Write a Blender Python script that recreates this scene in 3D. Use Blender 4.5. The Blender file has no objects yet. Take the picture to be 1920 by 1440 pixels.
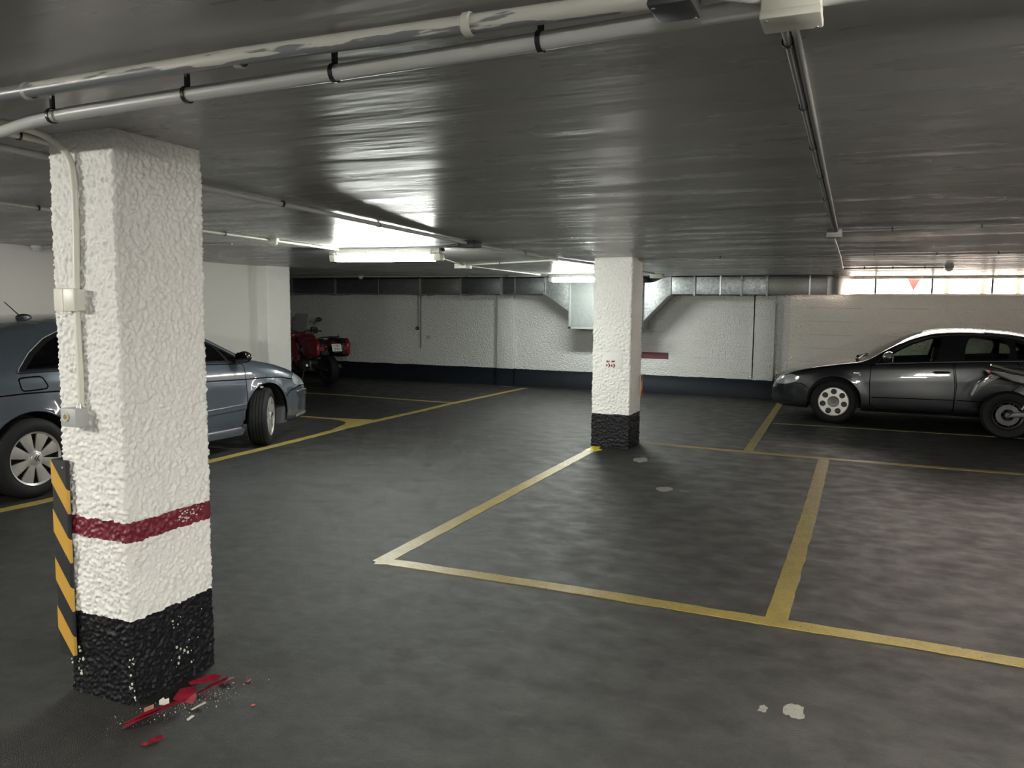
import bpy, bmesh, math, random
import numpy as np
from mathutils import Vector, Matrix, noise
SC = bpy.context.scene
COL = SC.collection
random.seed(7)
PI = math.pi

# ------------------------------------------------------------------ camera, world, exposure
cam_d = bpy.data.cameras.new('camera')
cam_d.sensor_width = 36.0
cam_d.lens = 28.125
cam_d.clip_start = 0.02
cam = bpy.data.objects.new('camera', cam_d)
COL.objects.link(cam)
yaw, pitch, roll = 0.41432728, 0.0969689, 0.00885728
cy_, sy_, cp_, sp_ = math.cos(yaw), math.sin(yaw), math.cos(pitch), math.sin(pitch)
F_ = Vector((-sy_ * cp_, cy_ * cp_, -sp_)); R_ = Vector((cy_, sy_, 0)); U_ = R_.cross(F_)
cr_, sr_ = math.cos(roll), math.sin(roll)
RR = R_ * cr_ + U_ * sr_; UU = U_ * cr_ - R_ * sr_
cam.matrix_world = Matrix(((RR.x, UU.x, -F_.x, 0), (RR.y, UU.y, -F_.y, 0), (RR.z, UU.z, -F_.z, 1.65), (0, 0, 0, 1)))
SC.camera = cam
world = bpy.data.worlds.new('sky'); SC.world = world
world.use_nodes = True
wb = world.node_tree.nodes['Background']
wb.inputs[0].default_value = (1.0, 0.87, 0.77, 1)
wb.inputs[1].default_value = 20.0
SC.view_settings.view_transform = 'Standard'
SC.view_settings.look = 'None'
SC.view_settings.exposure = 1.0
SC.view_settings.gamma = 1.0
SC.view_settings.use_curve_mapping = False
LAMP_RIGHT = 235.0     # the tube lamp to the right of the camera
LAMP_NEAR = 185.0      # emission of the tubes behind the camera
LAMP_FAR = 92.0       # emission of the tubes in view

# ------------------------------------------------------------------ materials
MATS = {}
def mat(name, base=(.5, .5, .5), rough=.5, metal=0.0, var=None, bump=None, bump2=None, coat=0.0, spec=.5, rvar=None, color2=None, alpha=1.0, sheen=0.0):
    """var=(scale, amount, stretch)  bump=(scale, strength, distance, stretch)"""
    if name in MATS: return MATS[name]
    m = bpy.data.materials.new(name); m.use_nodes = True
    nt = m.node_tree; n = nt.nodes; l = nt.links
    b = n['Principled BSDF']
    b.inputs['Base Color'].default_value = (*base, 1)
    b.inputs['Roughness'].default_value = rough
    b.inputs['Metallic'].default_value = metal
    b.inputs['Coat Weight'].default_value = coat
    b.inputs['Coat Roughness'].default_value = .04
    b.inputs['Specular IOR Level'].default_value = spec
    b.inputs['Alpha'].default_value = alpha
    tc = n.new('ShaderNodeTexCoord')
    def nz(scale, stretch=(1, 1, 1), detail=4, rough_=.55):
        mp = n.new('ShaderNodeMapping'); mp.inputs['Scale'].default_value = stretch
        l.new(tc.outputs['Object'], mp.inputs[0])
        t = n.new('ShaderNodeTexNoise'); t.inputs['Scale'].default_value = scale
        t.inputs['Detail'].default_value = detail; t.inputs['Roughness'].default_value = rough_
        l.new(mp.outputs[0], t.inputs['Vector'])
        return t.outputs['Fac']
    if var:
        f = nz(var[0], var[2] if len(var) > 2 else (1, 1, 1))
        r = n.new('ShaderNodeMapRange'); r.inputs[1].default_value = .3; r.inputs[2].default_value = .7
        l.new(f, r.inputs[0])
        mx = n.new('ShaderNodeMix'); mx.data_type = 'RGBA'
        c2 = color2 if color2 else tuple(c * (1 - var[1]) for c in base)
        mx.inputs['A'].default_value = (*base, 1); mx.inputs['B'].default_value = (*c2, 1)
        l.new(r.outputs[0], mx.inputs['Factor']); l.new(mx.outputs['Result'], b.inputs['Base Color'])
    if rvar:
        f = nz(rvar[0], rvar[3] if len(rvar) > 3 else (1, 1, 1))
        r = n.new('ShaderNodeMapRange'); r.inputs[1].default_value = .32; r.inputs[2].default_value = .68
        r.inputs[3].default_value = rvar[1]; r.inputs[4].default_value = rvar[2]
        l.new(f, r.inputs[0]); l.new(r.outputs[0], b.inputs['Roughness'])
    last = None
    for bp in (bump, bump2):
        if not bp: continue
        f = nz(bp[0], bp[3] if len(bp) > 3 else (1, 1, 1), detail=bp[4] if len(bp) > 4 else 3)
        bn = n.new('ShaderNodeBump'); bn.inputs['Strength'].default_value = bp[1]; bn.inputs['Distance'].default_value = bp[2]
        l.new(f, bn.inputs['Height'])
        if last: l.new(last, bn.inputs['Normal'])
        last = bn.outputs[0]
    if last: l.new(last, b.inputs['Normal'])
    MATS[name] = m
    return m
def emis(name, col, s):
    if name in MATS: return MATS[name]
    m = bpy.data.materials.new(name); m.use_nodes = True
    nt = m.node_tree; nt.nodes.remove(nt.nodes['Principled BSDF'])
    e = nt.nodes.new('ShaderNodeEmission'); e.inputs[0].default_value = (*col, 1); e.inputs[1].default_value = s
    nt.links.new(e.outputs[0], nt.nodes['Material Output'].inputs[0]); MATS[name] = m
    return m
def glass(name, tint, refl=.06):
    if name in MATS: return MATS[name]
    m = bpy.data.materials.new(name); m.use_nodes = True
    nt = m.node_tree; n = nt.nodes; l = nt.links; n.remove(n['Principled BSDF'])
    t = n.new('ShaderNodeBsdfTransparent'); t.inputs[0].default_value = (*tint, 1)
    g = n.new('ShaderNodeBsdfGlossy'); g.inputs[1].default_value = .03
    fr = n.new('ShaderNodeFresnel'); fr.inputs[0].default_value = 1.5
    mx = n.new('ShaderNodeMixShader')
    l.new(fr.outputs[0], mx.inputs[0]); l.new(t.outputs[0], mx.inputs[1]); l.new(g.outputs[0], mx.inputs[2])
    l.new(mx.outputs[0], n['Material Output'].inputs[0]); MATS[name] = m
    return m

M_ROUGH = mat('white_rough_plaster', (.80, .795, .77), .62, var=(3, .06), bump=(220, .35, .002))
M_ROUGHBLK = mat('black_rough_paint', (.006, .007, .009), .48, spec=.3, bump=(200, .6, .003))
M_RED = mat('red_band_paint', (.19, .018, .036), .45, var=(9, .25), bump=(220, .35, .002))
M_GREY = mat('grey_plastic', (.42, .42, .40), .45)
M_PIPE = mat('grey_conduit', (.52, .53, .52), .35)
M_DULL = mat('dull_conduit', (.20, .20, .195), .4)
M_WHITEPIPE = mat('cream_conduit', (.68, .67, .60), .4)
M_BLACK = mat('black_plastic', (.012, .012, .013), .4)
M_RUBBER = mat('tyre_rubber', (.009, .009, .010), .7, spec=.25, bump=(60, .3, .002))
M_CHROME = mat('chrome', (.75, .75, .75), .12, metal=1)
M_STEEL = mat('steel', (.45, .45, .46), .35, metal=1)
M_ALU = mat('silver_wheel', (.62, .61, .58), .34, metal=.75, var=(6, .25))
M_DARKIN = mat('dark_interior', (.012, .012, .013), .7)
M_YEL = mat('yellow_line_paint', (.33, .25, .065), .40, var=(7, .0), color2=(.24, .185, .055), bump=(120, .4, .002), rvar=(40, .25, .6))
M_YELNEW = mat('fresh_yellow_paint', (.60, .52, .03), .4)
M_GALV = mat('galvanised_sheet', (.24, .255, .26), .45, metal=.7, var=(24, 0), color2=(.46, .49, .50), rvar=(26, .34, .58))
M_GALVD = mat('galvanised_dark', (.22, .235, .245), .36, metal=.8, var=(16, .3))
M_GLASS = glass('car_glass', (.72, .80, .74))
M_DARKGLASS = glass('dark_car_glass', (.22, .24, .25))
M_LENS = mat('headlamp_lens', (.55, .58, .60), .08, metal=.55, coat=1)

# ------------------------------------------------------------------ builders
def link(name, me, parent=None):
    o = bpy.data.objects.new(name, me); COL.objects.link(o)
    if parent is not None: o.parent = parent
    return o
def thing(name, label, cat, loc=(0, 0, 0), rz=0.0, group=None):
    o = bpy.data.objects.new(name, None); COL.objects.link(o)
    o.empty_display_size = .05
    o.location = loc; o.rotation_euler = (0, 0, rz)
    o['label'] = label; o['category'] = cat
    if group: o['group'] = group
    return o
def tag(o, label, cat, group=None):
    o['label'] = label; o['category'] = cat
    if group: o['group'] = group
    return o
def struct(o):
    o['kind'] = 'structure'; return o

class B:
    """collects shapes in one bmesh, then links them as one mesh object"""
    def __init__(s): s.bm = bmesh.new()
    def box(s, x0, x1, y0, y1, z0, z1, bev=0.0, seg=2):
        r = bmesh.ops.create_cube(s.bm, size=1)['verts']
        for v in r:
            v.co = Vector(((x0 + x1) / 2 + v.co.x * (x1 - x0), (y0 + y1) / 2 + v.co.y * (y1 - y0), (z0 + z1) / 2 + v.co.z * (z1 - z0)))
        if bev > 0:
            es = list({e for v in r for e in v.link_edges})
            bmesh.ops.bevel(s.bm, geom=es, offset=bev, segments=seg, affect='EDGES', profile=.5)
        return s
    def frame(s, d):
        d = Vector(d).normalized()
        a = Vector((0, 0, 1)) if abs(d.z) < .9 else Vector((1, 0, 0))
        u = d.cross(a).normalized(); return u, d.cross(u).normalized()
    def tube(s, path, r, seg=10, cap=True, rs=None, loop=False):
        P = [Vector(p) for p in path]; n = len(P); rings = []
        u = None
        for i, p in enumerate(P):
            if loop: t = (P[(i + 1) % n] - P[i - 1])
            else: t = (P[min(i + 1, n - 1)] - P[max(i - 1, 0)])
            t = t.normalized()
            if u is None: u, _ = s.frame(t)
            u = (u - t * u.dot(t)).normalized(); w = t.cross(u)
            rr = rs[i] if rs else r
            rings.append([s.bm.verts.new(p + (u * math.cos(2 * PI * k / seg) + w * math.sin(2 * PI * k / seg)) * rr) for k in range(seg)])
        m = n if loop else n - 1
        for i in range(m):
            a, b = rings[i], rings[(i + 1) % n]
            for k in range(seg):
                s.bm.faces.new((a[k], a[(k + 1) % seg], b[(k + 1) % seg], b[k]))
        if cap and not loop:
            s.bm.faces.new(rings[0][::-1]); s.bm.faces.new(rings[-1])
        return s
    def cyl(s, p0, p1, r, seg=20, r1=None):
        return s.tube([p0, p1], r, seg, rs=[r, r if r1 is None else r1])
    def lathe(s, prof, c=(0, 0, 0), axis='y', seg=32, close=True, a0=0, a1=2 * PI):
        """prof: list of (radius, axial); revolves about the axis through c"""
        c = Vector(c); full = abs(a1 - a0 - 2 * PI) < 1e-6; rings = []
        N = seg if full else seg + 1
        for k in range(N):
            a = a0 + (a1 - a0) * k / seg
            row = []
            for (r, h) in prof:
                if axis == 'y': q = Vector((r * math.cos(a), h, r * math.sin(a)))
                elif axis == 'z': q = Vector((r * math.cos(a), r * math.sin(a), h))
                else: q = Vector((h, r * math.cos(a), r * math.sin(a)))
                row.append(s.bm.verts.new(c + q))
            rings.append(row)
        for k in range(seg):
            a, b = rings[k], rings[(k + 1) % N]
            for j in range(len(prof) - (0 if close else 1)):
                j2 = (j + 1) % len(prof)
                try: s.bm.faces.new((a[j], a[j2], b[j2], b[j]))
                except ValueError: pass
        return s
    def slab(s, poly, y0, y1, bev=0.0, seg=2, plane='xz', taper=None):
        """polygon in (x,z) (or xy / yz) extruded between two depths"""
        def P(a, b, d):
            if plane == 'xz': return Vector((a, d, b))
            if plane == 'xy': return Vector((a, b, d))
            return Vector((d, a, b))
        A = [s.bm.verts.new(P(a, b, y0)) for a, b in poly]
        Bv = [s.bm.verts.new(P(a, b, y1)) for a, b in poly]
        n = len(poly)
        f0 = s.bm.faces.new(A); f1 = s.bm.faces.new(Bv[::-1]); fs = [f0, f1]
        for i in range(n): fs.append(s.bm.faces.new((A[i], Bv[i], Bv[(i + 1) % n], A[(i + 1) % n])))
        if bev > 0:
            es = list({e for e in f0.edges} | {e for e in f1.edges})
            bmesh.ops.bevel(s.bm, geom=es, offset=bev, segments=seg, affect='EDGES', profile=.5)
        return s
    def ball(s, c, r, seg=16, rings=10):
        if not hasattr(r, '__len__'): r = (r, r, r)
        vs = bmesh.ops.create_uvsphere(s.bm, u_segments=seg, v_segments=rings, radius=1)['verts']
        for v in vs: v.co = Vector((c[0] + v.co.x * r[0], c[1] + v.co.y * r[1], c[2] + v.co.z * r[2]))
        return s
    def poly(s, pts):
        s.bm.faces.new([s.bm.verts.new(p) for p in pts]); return s
    def xf(s, mtx, start=0):
        s.bm.verts.ensure_lookup_table()
        for v in s.bm.verts: v.co = mtx @ v.co
        return s
    def done(s, name, m, parent=None, world=False, ang=40, recalc=True, subsurf=0):
        if recalc: bmesh.ops.recalc_face_normals(s.bm, faces=s.bm.faces[:])
        if world and parent is not None:
            off = Vector(parent.location)
            for v in s.bm.verts: v.co -= off
        me = bpy.data.meshes.new(name)
        s.bm.to_mesh(me); s.bm.free()
        for mm in (m if isinstance(m, (list, tuple)) else [m]): me.materials.append(mm)
        me.polygons.foreach_set('use_smooth', [True] * len(me.polygons))
        if ang < 180: me.set_sharp_from_angle(angle=math.radians(ang))
        o = link(name, me, parent)
        if subsurf:
            md = o.modifiers.new('s', 'SUBSURF'); md.levels = subsurf; md.render_levels = subsurf
        return o

def bend(path, r=.06, n=6):
    """round the corners of a polyline"""
    P = [Vector(p) for p in path]; out = [P[0]]
    for i in range(1, len(P) - 1):
        a, b, c = P[i - 1], P[i], P[i + 1]
        d0 = min(r, (a - b).length * .45); d1 = min(r, (c - b).length * .45)
        p0 = b + (a - b).normalized() * d0; p1 = b + (c - b).normalized() * d1
        for k in range(n + 1):
            t = k / n; out.append(p0 * (1 - t) ** 2 + b * 2 * t * (1 - t) + p1 * t * t)
    out.append(P[-1]); return out
def ceil_z(y):
    if y > 9: return 2.222
    if y < -.5: return 2.353
    return 2.315 - (y - 2.25) * .01378

# ------------------------------------------------------------------ the room
XL, XR, YN, YB = -13.2, 8.4, -7.5, 15.30
m_floor = mat('floor_asphalt', (.021, .021, .020), .5, var=(2.6, .45, (1, 1.2, 1)), bump=(60, .10, .004, (.9, 1.1, 1), 5), bump2=(210, 1.0, .007), rvar=(5.0, .32, .58, (.9, 1.1, 1)))
fl = B(); fl.box(XL, XR, YN, YB + .3, -.25, 0)
def floor_wear(m):
    nt = m.node_tree; n = nt.nodes; l = nt.links; b = n['Principled BSDF']; prev = b.inputs['Base Color'].links[0].from_socket
    tc = n.new('ShaderNodeTexCoord')
    def nz(sc, st, d):
        mp = n.new('ShaderNodeMapping'); mp.inputs['Scale'].default_value = st; l.new(tc.outputs['Object'], mp.inputs[0])
        t = n.new('ShaderNodeTexNoise'); t.inputs['Scale'].default_value = sc; t.inputs['Detail'].default_value = d; t.inputs['Roughness'].default_value = .65; l.new(mp.outputs[0], t.inputs['Vector']); return t.outputs['Fac']
    def rng(x, a, c, lo, hi):
        r = n.new('ShaderNodeMapRange'); r.inputs[1].default_value = a; r.inputs[2].default_value = c; r.inputs[3].default_value = lo; r.inputs[4].default_value = hi; l.new(x, r.inputs[0]); return r.outputs[0]
    f1 = rng(nz(9, (.7, 1.5, 1), 9), .57, .78, 0, .60)          # scuffs
    f2 = rng(nz(160, (1, 1, 1), 2), .63, .74, 0, .6)             # grit
    f3 = rng(nz(.55, (1, 1, 1), 5), .48, .68, 0, .35)            # dusty areas
    col = prev
    for f, c in ((f3, (.070, .069, .064)), (f1, (.080, .079, .075)), (f2, (.14, .138, .13))):
        mx = n.new('ShaderNodeMix'); mx.data_type = 'RGBA'; mx.inputs['B'].default_value = (*c, 1); l.new(f, mx.inputs['Factor']); l.new(col, mx.inputs['A']); col = mx.outputs['Result']
    l.new(col, b.inputs['Base Color'])
floor_wear(m_floor)
floor = struct(fl.done('floor', m_floor))
m_ceil = mat('ceiling_gloss_paint', (.40, .395, .385), .30, var=(1.2, .10, (.4, 1.4, 1)), bump=(.8, .26, .030, (.9, 5.0, 1), 3), bump2=(5, .16, .006, (.5, 3.0, 1), 4), rvar=(2, .22, .40, (.5, 2, 1)))
ys = [YN, -.5] + [-.5 + 9.5 * k / 12 for k in range(1, 12)] + [9.0, YB + .3]
for a, b in zip(ys[:-1], ys[1:]):                        # gently sloping slab in strips
    ce = B(); ce.slab([(a, ceil_z(a)), (b, ceil_z(b)), (b, 2.6), (a, 2.6)], XL, XR, plane='yz')
    struct(ce.done('ceiling', m_ceil, ang=20))

# white textured wall with faint formwork courses
def wall_mat(name, base, courses=False, bs=38):
    m = mat(name, base, .7, var=(.7, .10), bump=(bs, 1.0, .050, (1, 1, 1), 2), bump2=(130, .3, .004))
    if courses:
        nt = m.node_tree; n = nt.nodes; l = nt.links
        b = n['Principled BSDF']; prev = b.inputs['Base Color'].links[0].from_socket
        tc = n.new('ShaderNodeTexCoord'); sp = n.new('ShaderNodeSeparateXYZ'); l.new(tc.outputs['Object'], sp.inputs[0])
        nzz = n.new('ShaderNodeTexNoise'); nzz.inputs['Scale'].default_value = 1.2; l.new(tc.outputs['Object'], nzz.inputs['Vector'])
        ad = n.new('ShaderNodeMath'); ad.operation = 'MULTIPLY_ADD'; ad.inputs[1].default_value = .03; l.new(nzz.outputs['Fac'], ad.inputs[0]); l.new(sp.outputs['Z'], ad.inputs[2])
        md = n.new('ShaderNodeMath'); md.operation = 'PINGPONG'; md.inputs[1].default_value = .12; l.new(ad.outputs[0], md.inputs[0])
        rg = n.new('ShaderNodeMapRange'); rg.inputs[1].default_value = .002; rg.inputs[2].default_value = .007; rg.inputs[3].default_value = .72; rg.inputs[4].default_value = 1; l.new(md.outputs[0], rg.inputs[0])
        nb = n.new('ShaderNodeTexNoise'); nb.inputs['Scale'].default_value = 1.6; nb.inputs['Detail'].default_value = 5; l.new(tc.outputs['Object'], nb.inputs['Vector'])
        r2 = n.new('ShaderNodeMapRange'); r2.inputs[1].default_value = .42; r2.inputs[2].default_value = .6; l.new(nb.outputs['Fac'], r2.inputs[0])
        m1 = n.new('ShaderNodeMix'); m1.data_type = 'FLOAT'; m1.inputs['A'].default_value = 1; l.new(r2.outputs[0], m1.inputs['Factor']); l.new(rg.outputs[0], m1.inputs['B'])
        mx = n.new('ShaderNodeMix'); mx.data_type = 'RGBA'; mx.blend_type = 'MULTIPLY'; mx.inputs['Factor'].default_value = 1
        l.new(prev, mx.inputs['A']); l.new(m1.outputs['Result'], mx.inputs['B']); l.new(mx.outputs['Result'], b.inputs['Base Color'])
    return m
M_WALLB = wall_mat('back_wall_plaster', (.68, .69, .67))
M_WALLC = wall_mat('back_wall_courses', (.70, .70, .68), True)
M_WALLR = wall_mat('back_wall_right_plaster', (.80, .755, .69), True, bs=30)
M_WALLS = mat('smooth_white_wall', (.68, .67, .64), .6, var=(.5, .07), bump=(40, .15, .004))
M_BASEP = mat('black_wall_base_paint', (.005, .008, .013), .6, spec=.22, bump=(38, .7, .008), var=(14, .0), color2=(.007, .010, .015))

WZ0, WZ1, WX0, WX1 = 1.915, 2.195, -1.25, 8.0      # the high street window
wb_ = B()
wb_.box(XL, -4.75, YB, YB + .35, 0, 2.4)
wb_.box(-4.75, WX0, YB, YB + .35, 0, 2.4)
o = struct(wb_.done('wall_back', M_WALLB))
wc = B(); wc.box(-4.2, -1.855, YB - .012, YB, 0.02, 2.25)
o2 = wc.done('wall_panel', M_WALLC, o)
wr = B()
wr.box(WX0, XR, YB, YB + .35, 0, WZ0)
wr.box(WX0, XR, YB, YB + .35, WZ1, 2.4)
wr.box(WX1, XR, YB, YB + .35, WZ0, WZ1)
struct(wr.done('wall_back', M_WALLR))
for i, (a, b) in enumerate(((-7.04, -6.67), (-1.855, -1.50))):
    t = B(); t.box(a, b, YB - .09, YB + .02, 0, 2.235, .004)
    struct(t.done('trim_%d' % (i + 1), M_WALLB))
    t = B(); t.box(a - .03, a, YB - .012, YB + .01, .355, 2.2)
    struct(t.done('trim_%d' % (i + 3), M_STEEL if i == 0 else M_WALLR))
# painted black base along the back wall with a wavering edge
def base_strip(name, pts, z, dep, m=M_BASEP):
    b = B(); bm = b.bm; rows = []
    for i in range(len(pts) - 1):
        p, q = Vector(pts[i]), Vector(pts[i + 1]); L = (q - p).length; n = max(1, int(L / .05))
        for k in range(n + 1):
            c = p.lerp(q, k / n)
            zz = z(c.x) + .010 * noise.noise(Vector((c.x * 3, c.y * 3, 1))) + .006 * noise.noise(Vector((c.x * 17, c.y * 17, 4)))
            rows.append((c, zz))
    vs = [(bm.verts.new((c.x, c.y, 0)), bm.verts.new((c.x, c.y, zz)), bm.verts.new((c.x + dep[0], c.y + dep[1], zz))) for c, zz in rows]
    for i in range(len(vs) - 1):
        a, c = vs[i], vs[i + 1]
        if (a[0].co - c[0].co).length < 1e-5: continue
        bm.faces.new((a[0], c[0], c[1], a[1])); bm.faces.new((a[1], c[1], c[2], a[2]))
    return struct(b.done(name, m, ang=180))
yb = YB - .006
zb_ = lambda x: .352 - .003 * max(0, x + 7)
base_strip('baseboard_back', [(XL, yb, 0), (-7.045, yb, 0)], zb_, (0, .02))
base_strip('baseboard_back', [(-7.045, yb - .09, 0), (-6.665, yb - .09, 0)], zb_, (0, .02))
base_strip('baseboard_back', [(-6.665, yb - .09, 0), (-6.665, yb - .012, 0), (-1.86, yb - .012, 0)], zb_, (0, .04))
base_strip('baseboard_back', [(-1.86, yb - .09, 0), (-1.495, yb - .09, 0)], zb_, (0, .02))
base_strip('baseboard_back', [(-1.495, yb - .09, 0), (-1.495, yb, 0), (XR, yb, 0)], zb_, (0, .02))
# left smooth wall, its return, far left wall, right and rear walls
w = B(); w.box(-8.75, -8.45, YN, 9.66, 0, 2.4); struct(w.done('wall_left', M_WALLS))
w = B(); w.box(XL, -8.75, 9.5, 9.8, 0, 2.4); struct(w.done('wall_left_return', M_WALLB))
w = B(); w.box(XL - .3, XL, 9.5, YB + .3, 0, 2.4); struct(w.done('wall_far_left', M_WALLB))
w = B(); w.box(XR, XR + .3, YN, YB + .3, 0, 2.4); struct(w.done('wall_right', M_WALLR))
w = B(); w.box(-8.75, XR, YN - .3, YN, 0, 2.4); struct(w.done('wall_rear', M_WALLB))

# street window: frame, bars and sill
m_fr = mat('window_frame_paint', (.72, .70, .66), .5)
w = B(); w.box(WX0, WX1, YB + .02, YB + .10, WZ1 - .022, WZ1 + .004); w.box(WX0, WX1, YB + .02, YB + .10, WZ0 - .004, WZ0 + .012)
w.box(WX0, WX0 + .03, YB + .02, YB + .10, WZ0, WZ1); w.box(WX1 - .03, WX1, YB + .02, YB + .10, WZ0, WZ1)
win = struct(w.done('window_1', m_fr))
m_bar = mat('window_bar', (.02, .02, .022), .4)
for x in (1.005, 1.888, 2.75, 3.6, 4.5, 5.4, 6.3, 7.2, .13, -.75):
    t = B(); t.box(x - .016, x + .016, YB + .045, YB + .065, WZ0 + .01, WZ1 - .02); t.done('window_bar', m_bar, win)
t = B(); t.box(WX0, WX1, YB - .015, YB + .3, WZ0 - .03, WZ0 - .003, .005); t.done('window_sill', m_fr, win)

# the street beyond the window
m_pave = mat('pavement_asphalt', (.13, .125, .12), .85, var=(2, .2))
w = B(); w.box(-14, 22, YB + .35, 40, 1.6, 1.90); struct(w.done('ground', m_pave))
for i, x in enumerate((1.36, 1.94, 2.50, 3.1, 3.7)):
    t = B(); t.cyl((x, 17.0, 1.90), (x, 17.0, 2.75), .045, 14); t.lathe([(.031, 2.72), (.038, 2.74), (.038, 2.77), (.0, 2.79)], (x, 17, 0), 'z', 14, close=False)
    t.lathe([(.031, 1.9), (.05, 1.9), (.05, 1.915), (.031, 1.93)], (x, 17, 0), 'z', 14)
    tag(t.done('street_post', mat('beige_post', (.045, .036, .026), .5)), ['beige post seen through the street window, nearest the red sign', 'beige post in the street window, middle one of the three in view', 'beige post in the street window, nearest the right edge of the photo', 'beige post outside the street window, first beyond the right frame edge', 'beige post outside the street window, farthest along the pavement'][i], 'post', 'beige posts on the pavement outside')
sg = thing('yield_sign', 'red pointed sign on a thin pole outside the street window', 'sign', (.80, 17.0, 1.90))
t = B(); t.cyl((0, 0, 0), (0, 0, .95), .012, 12); t.done('pole', M_STEEL, sg)
t = B(); t.slab([(-.20, .50), (.20, .50), (.0, .10)], -.022, -.014, .002); t.done('sign_plate', mat('sign_red', (.06, .003, .002), .5), sg)
t = B(); t.slab([(-.10, .485), (.10, .485), (.0, .27)], -.0245, -.0222); t.done('sign_face', mat('sign_red', (.06, .003, .002), .5), sg)
sg = thing('railing', 'thin low railing on the pavement outside the street window', 'railing', (-.12, 16.6, 1.90))
t = B(); t.tube([(-.45, 0, .09), (.0, 0, .10), (.30, 0, .09)], .008, 8); t.done('rail', M_STEEL, sg)
for x in (-.42, .27):
    t = B(); t.cyl((x, 0, 0), (x, 0, .17), .009, 8); t.done('post', M_STEEL, sg)

# ------------------------------------------------------------------ rough plastered pillars
def pillar(label, x0, x1, y0, y1, cell, amp, sc, bands, wob=.006):
    """bands: list of (name, z_low, z_high, material)"""
    th = thing('pillar', label, 'pillar', ((x0 + x1) / 2, (y0 + y1) / 2, 0))
    per = []
    def side(p, q, nrm):
        n = int((Vector(q) - Vector(p)).length / cell)
        for k in range(n): per.append((Vector(p).lerp(Vector(q), k / n), Vector(nrm), k == 0))
    side((x0, y0, 0), (x1, y0, 0), (0, -1, 0)); side((x1, y0, 0), (x1, y1, 0), (1, 0, 0))
    side((x1, y1, 0), (x0, y1, 0), (0, 1, 0)); side((x0, y1, 0), (x0, y0, 0), (-1, 0, 0))
    N = len(per); nr = []
    for i, (p, n, c) in enumerate(per):
        nn = (per[i - 1][1] + n).normalized() if c else n
        nr.append((p, nn, c))
    off = Vector(((x0 + x1) / 2, (y0 + y1) / 2, 0))
    for (name, za, zb, m) in bands:
        nz = max(2, int(round((zb - za) / cell))); verts = []; faces = []
        for r in range(nz + 1):
            z0 = za + (zb - za) * r / nz
            for (p, n, c) in nr:
                z = z0
                if (r == 0 and za > .01) or (r == nz and zb < 2.1):
                    z += wob * noise.noise(Vector((p.x * 14, p.y * 14, za if r == 0 else zb))) + wob * .8 * noise.noise(Vector((p.x * 60, p.y * 60, (za if r == 0 else zb) * 3)))
                q = Vector((p.x, p.y, z))
                h = noise.noise(q * sc) + .5 * noise.noise(q * sc * 2.1 + Vector((5, 3, 1)))
                h = max(-.25, h) + (.05 if abs(h) < .1 else 0)
                big = noise.noise(q * 4) * .4
                d = amp * (h + big) - (.006 if c else 0)
                verts.append(q + n * d - off)
        for r in range(nz):
            for k in range(N):
                faces.append((r * N + k, r * N + (k + 1) % N, (r + 1) * N + (k + 1) % N, (r + 1) * N + k))
        me = bpy.data.meshes.new(name); me.from_pydata([tuple(v) for v in verts], [], faces)
        me.materials.append(m); me.polygons.foreach_set('use_smooth', [True] * len(me.polygons))
        link(name, me, th)
    return th
P1 = pillar('near white plaster pillar with dark red band and striped corner guard', -3.03, -2.672, 2.252, 2.70, .0055, .0115, 78,
   [('painted_base', 0, .358, M_ROUGHBLK), ('shaft', .358, .684, M_ROUGH), ('painted_band', .684, .766, M_RED), ('shaft', .766, 2.318, M_ROUGH)], .009)
P2 = pillar('white plaster pillar with black base and number 35, in the middle of the garage', -2.93, -2.47, 9.02, 9.50, .009, .015, 62,
   [('painted_base', 0, .395, M_ROUGHBLK), ('shaft', .395, 2.235, M_ROUGH)])
P3 = pillar('white pillar built against the left wall behind the blue-grey car', -8.62, -8.25, 9.60, 10.12, .016, .006, 36,
   [('painted_base', 0, .36, M_ROUGHBLK), ('shaft', .36, 2.24, M_ROUGH)])
# ------------------------------------------------------------------ painted numbers
def text_obj(name, body, size, m, parent, mtx, depth=.0008):
    cu = bpy.data.curves.new('t', 'FONT'); cu.body = body; cu.size = size; cu.extrude = depth; cu.align_x = 'CENTER'; cu.align_y = 'CENTER'
    ob = bpy.data.objects.new('t', cu); COL.objects.link(ob)
    dg = bpy.context.evaluated_depsgraph_get(); dg.update()
    me = bpy.data.meshes.new_from_object(ob.evaluated_get(dg))
    bpy.data.objects.remove(ob); bpy.data.curves.remove(cu)
    me.transform(mtx); me.materials.clear(); me.materials.append(m)
    return link(name, me, parent)
M_NUM = mat('red_stencil_paint', (.30, .035, .025), .55, var=(60, .6))
def ell(cx, cz, rx, rz, a0=0, a1=2 * PI, n=14): return [(cx + rx * math.cos(a0 + (a1 - a0) * k / n), cz + rz * math.sin(a0 + (a1 - a0) * k / n)) for k in range(n if abs(a1 - a0) > 6.2 else n + 1)]
def crescent(w=.6): return ell(.22, .29, .42, .31, -1.35, 1.45) + [(c, d) for c, d in ell(.24, .29, .17, .25, 1.35, -1.25)]
dig5 = [[(.02, .74), (.08, 1.0), (.66, 1.0), (.56, .84), (.40, .76)], ell(.10, .28, .12, .19), crescent()]
dig3 = [ell(.15, .86, .15, .15), ell(.43, .88, .11, .12), [(.30, .56), (.36, .56), (.42, .74), (.33, .78)], ell(.09, .30, .12, .18), crescent()]
def digits(parent, ox, oz, y, h, ds, m, pitch=.78):
    for k, dg in enumerate(ds):
        b = B()
        for pc in dg: b.slab([(ox + (k * pitch + a) * h * .92, oz + c * h) for a, c in pc], y, y + .001)
        b.done('number_digit', m, parent, world=True)
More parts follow.
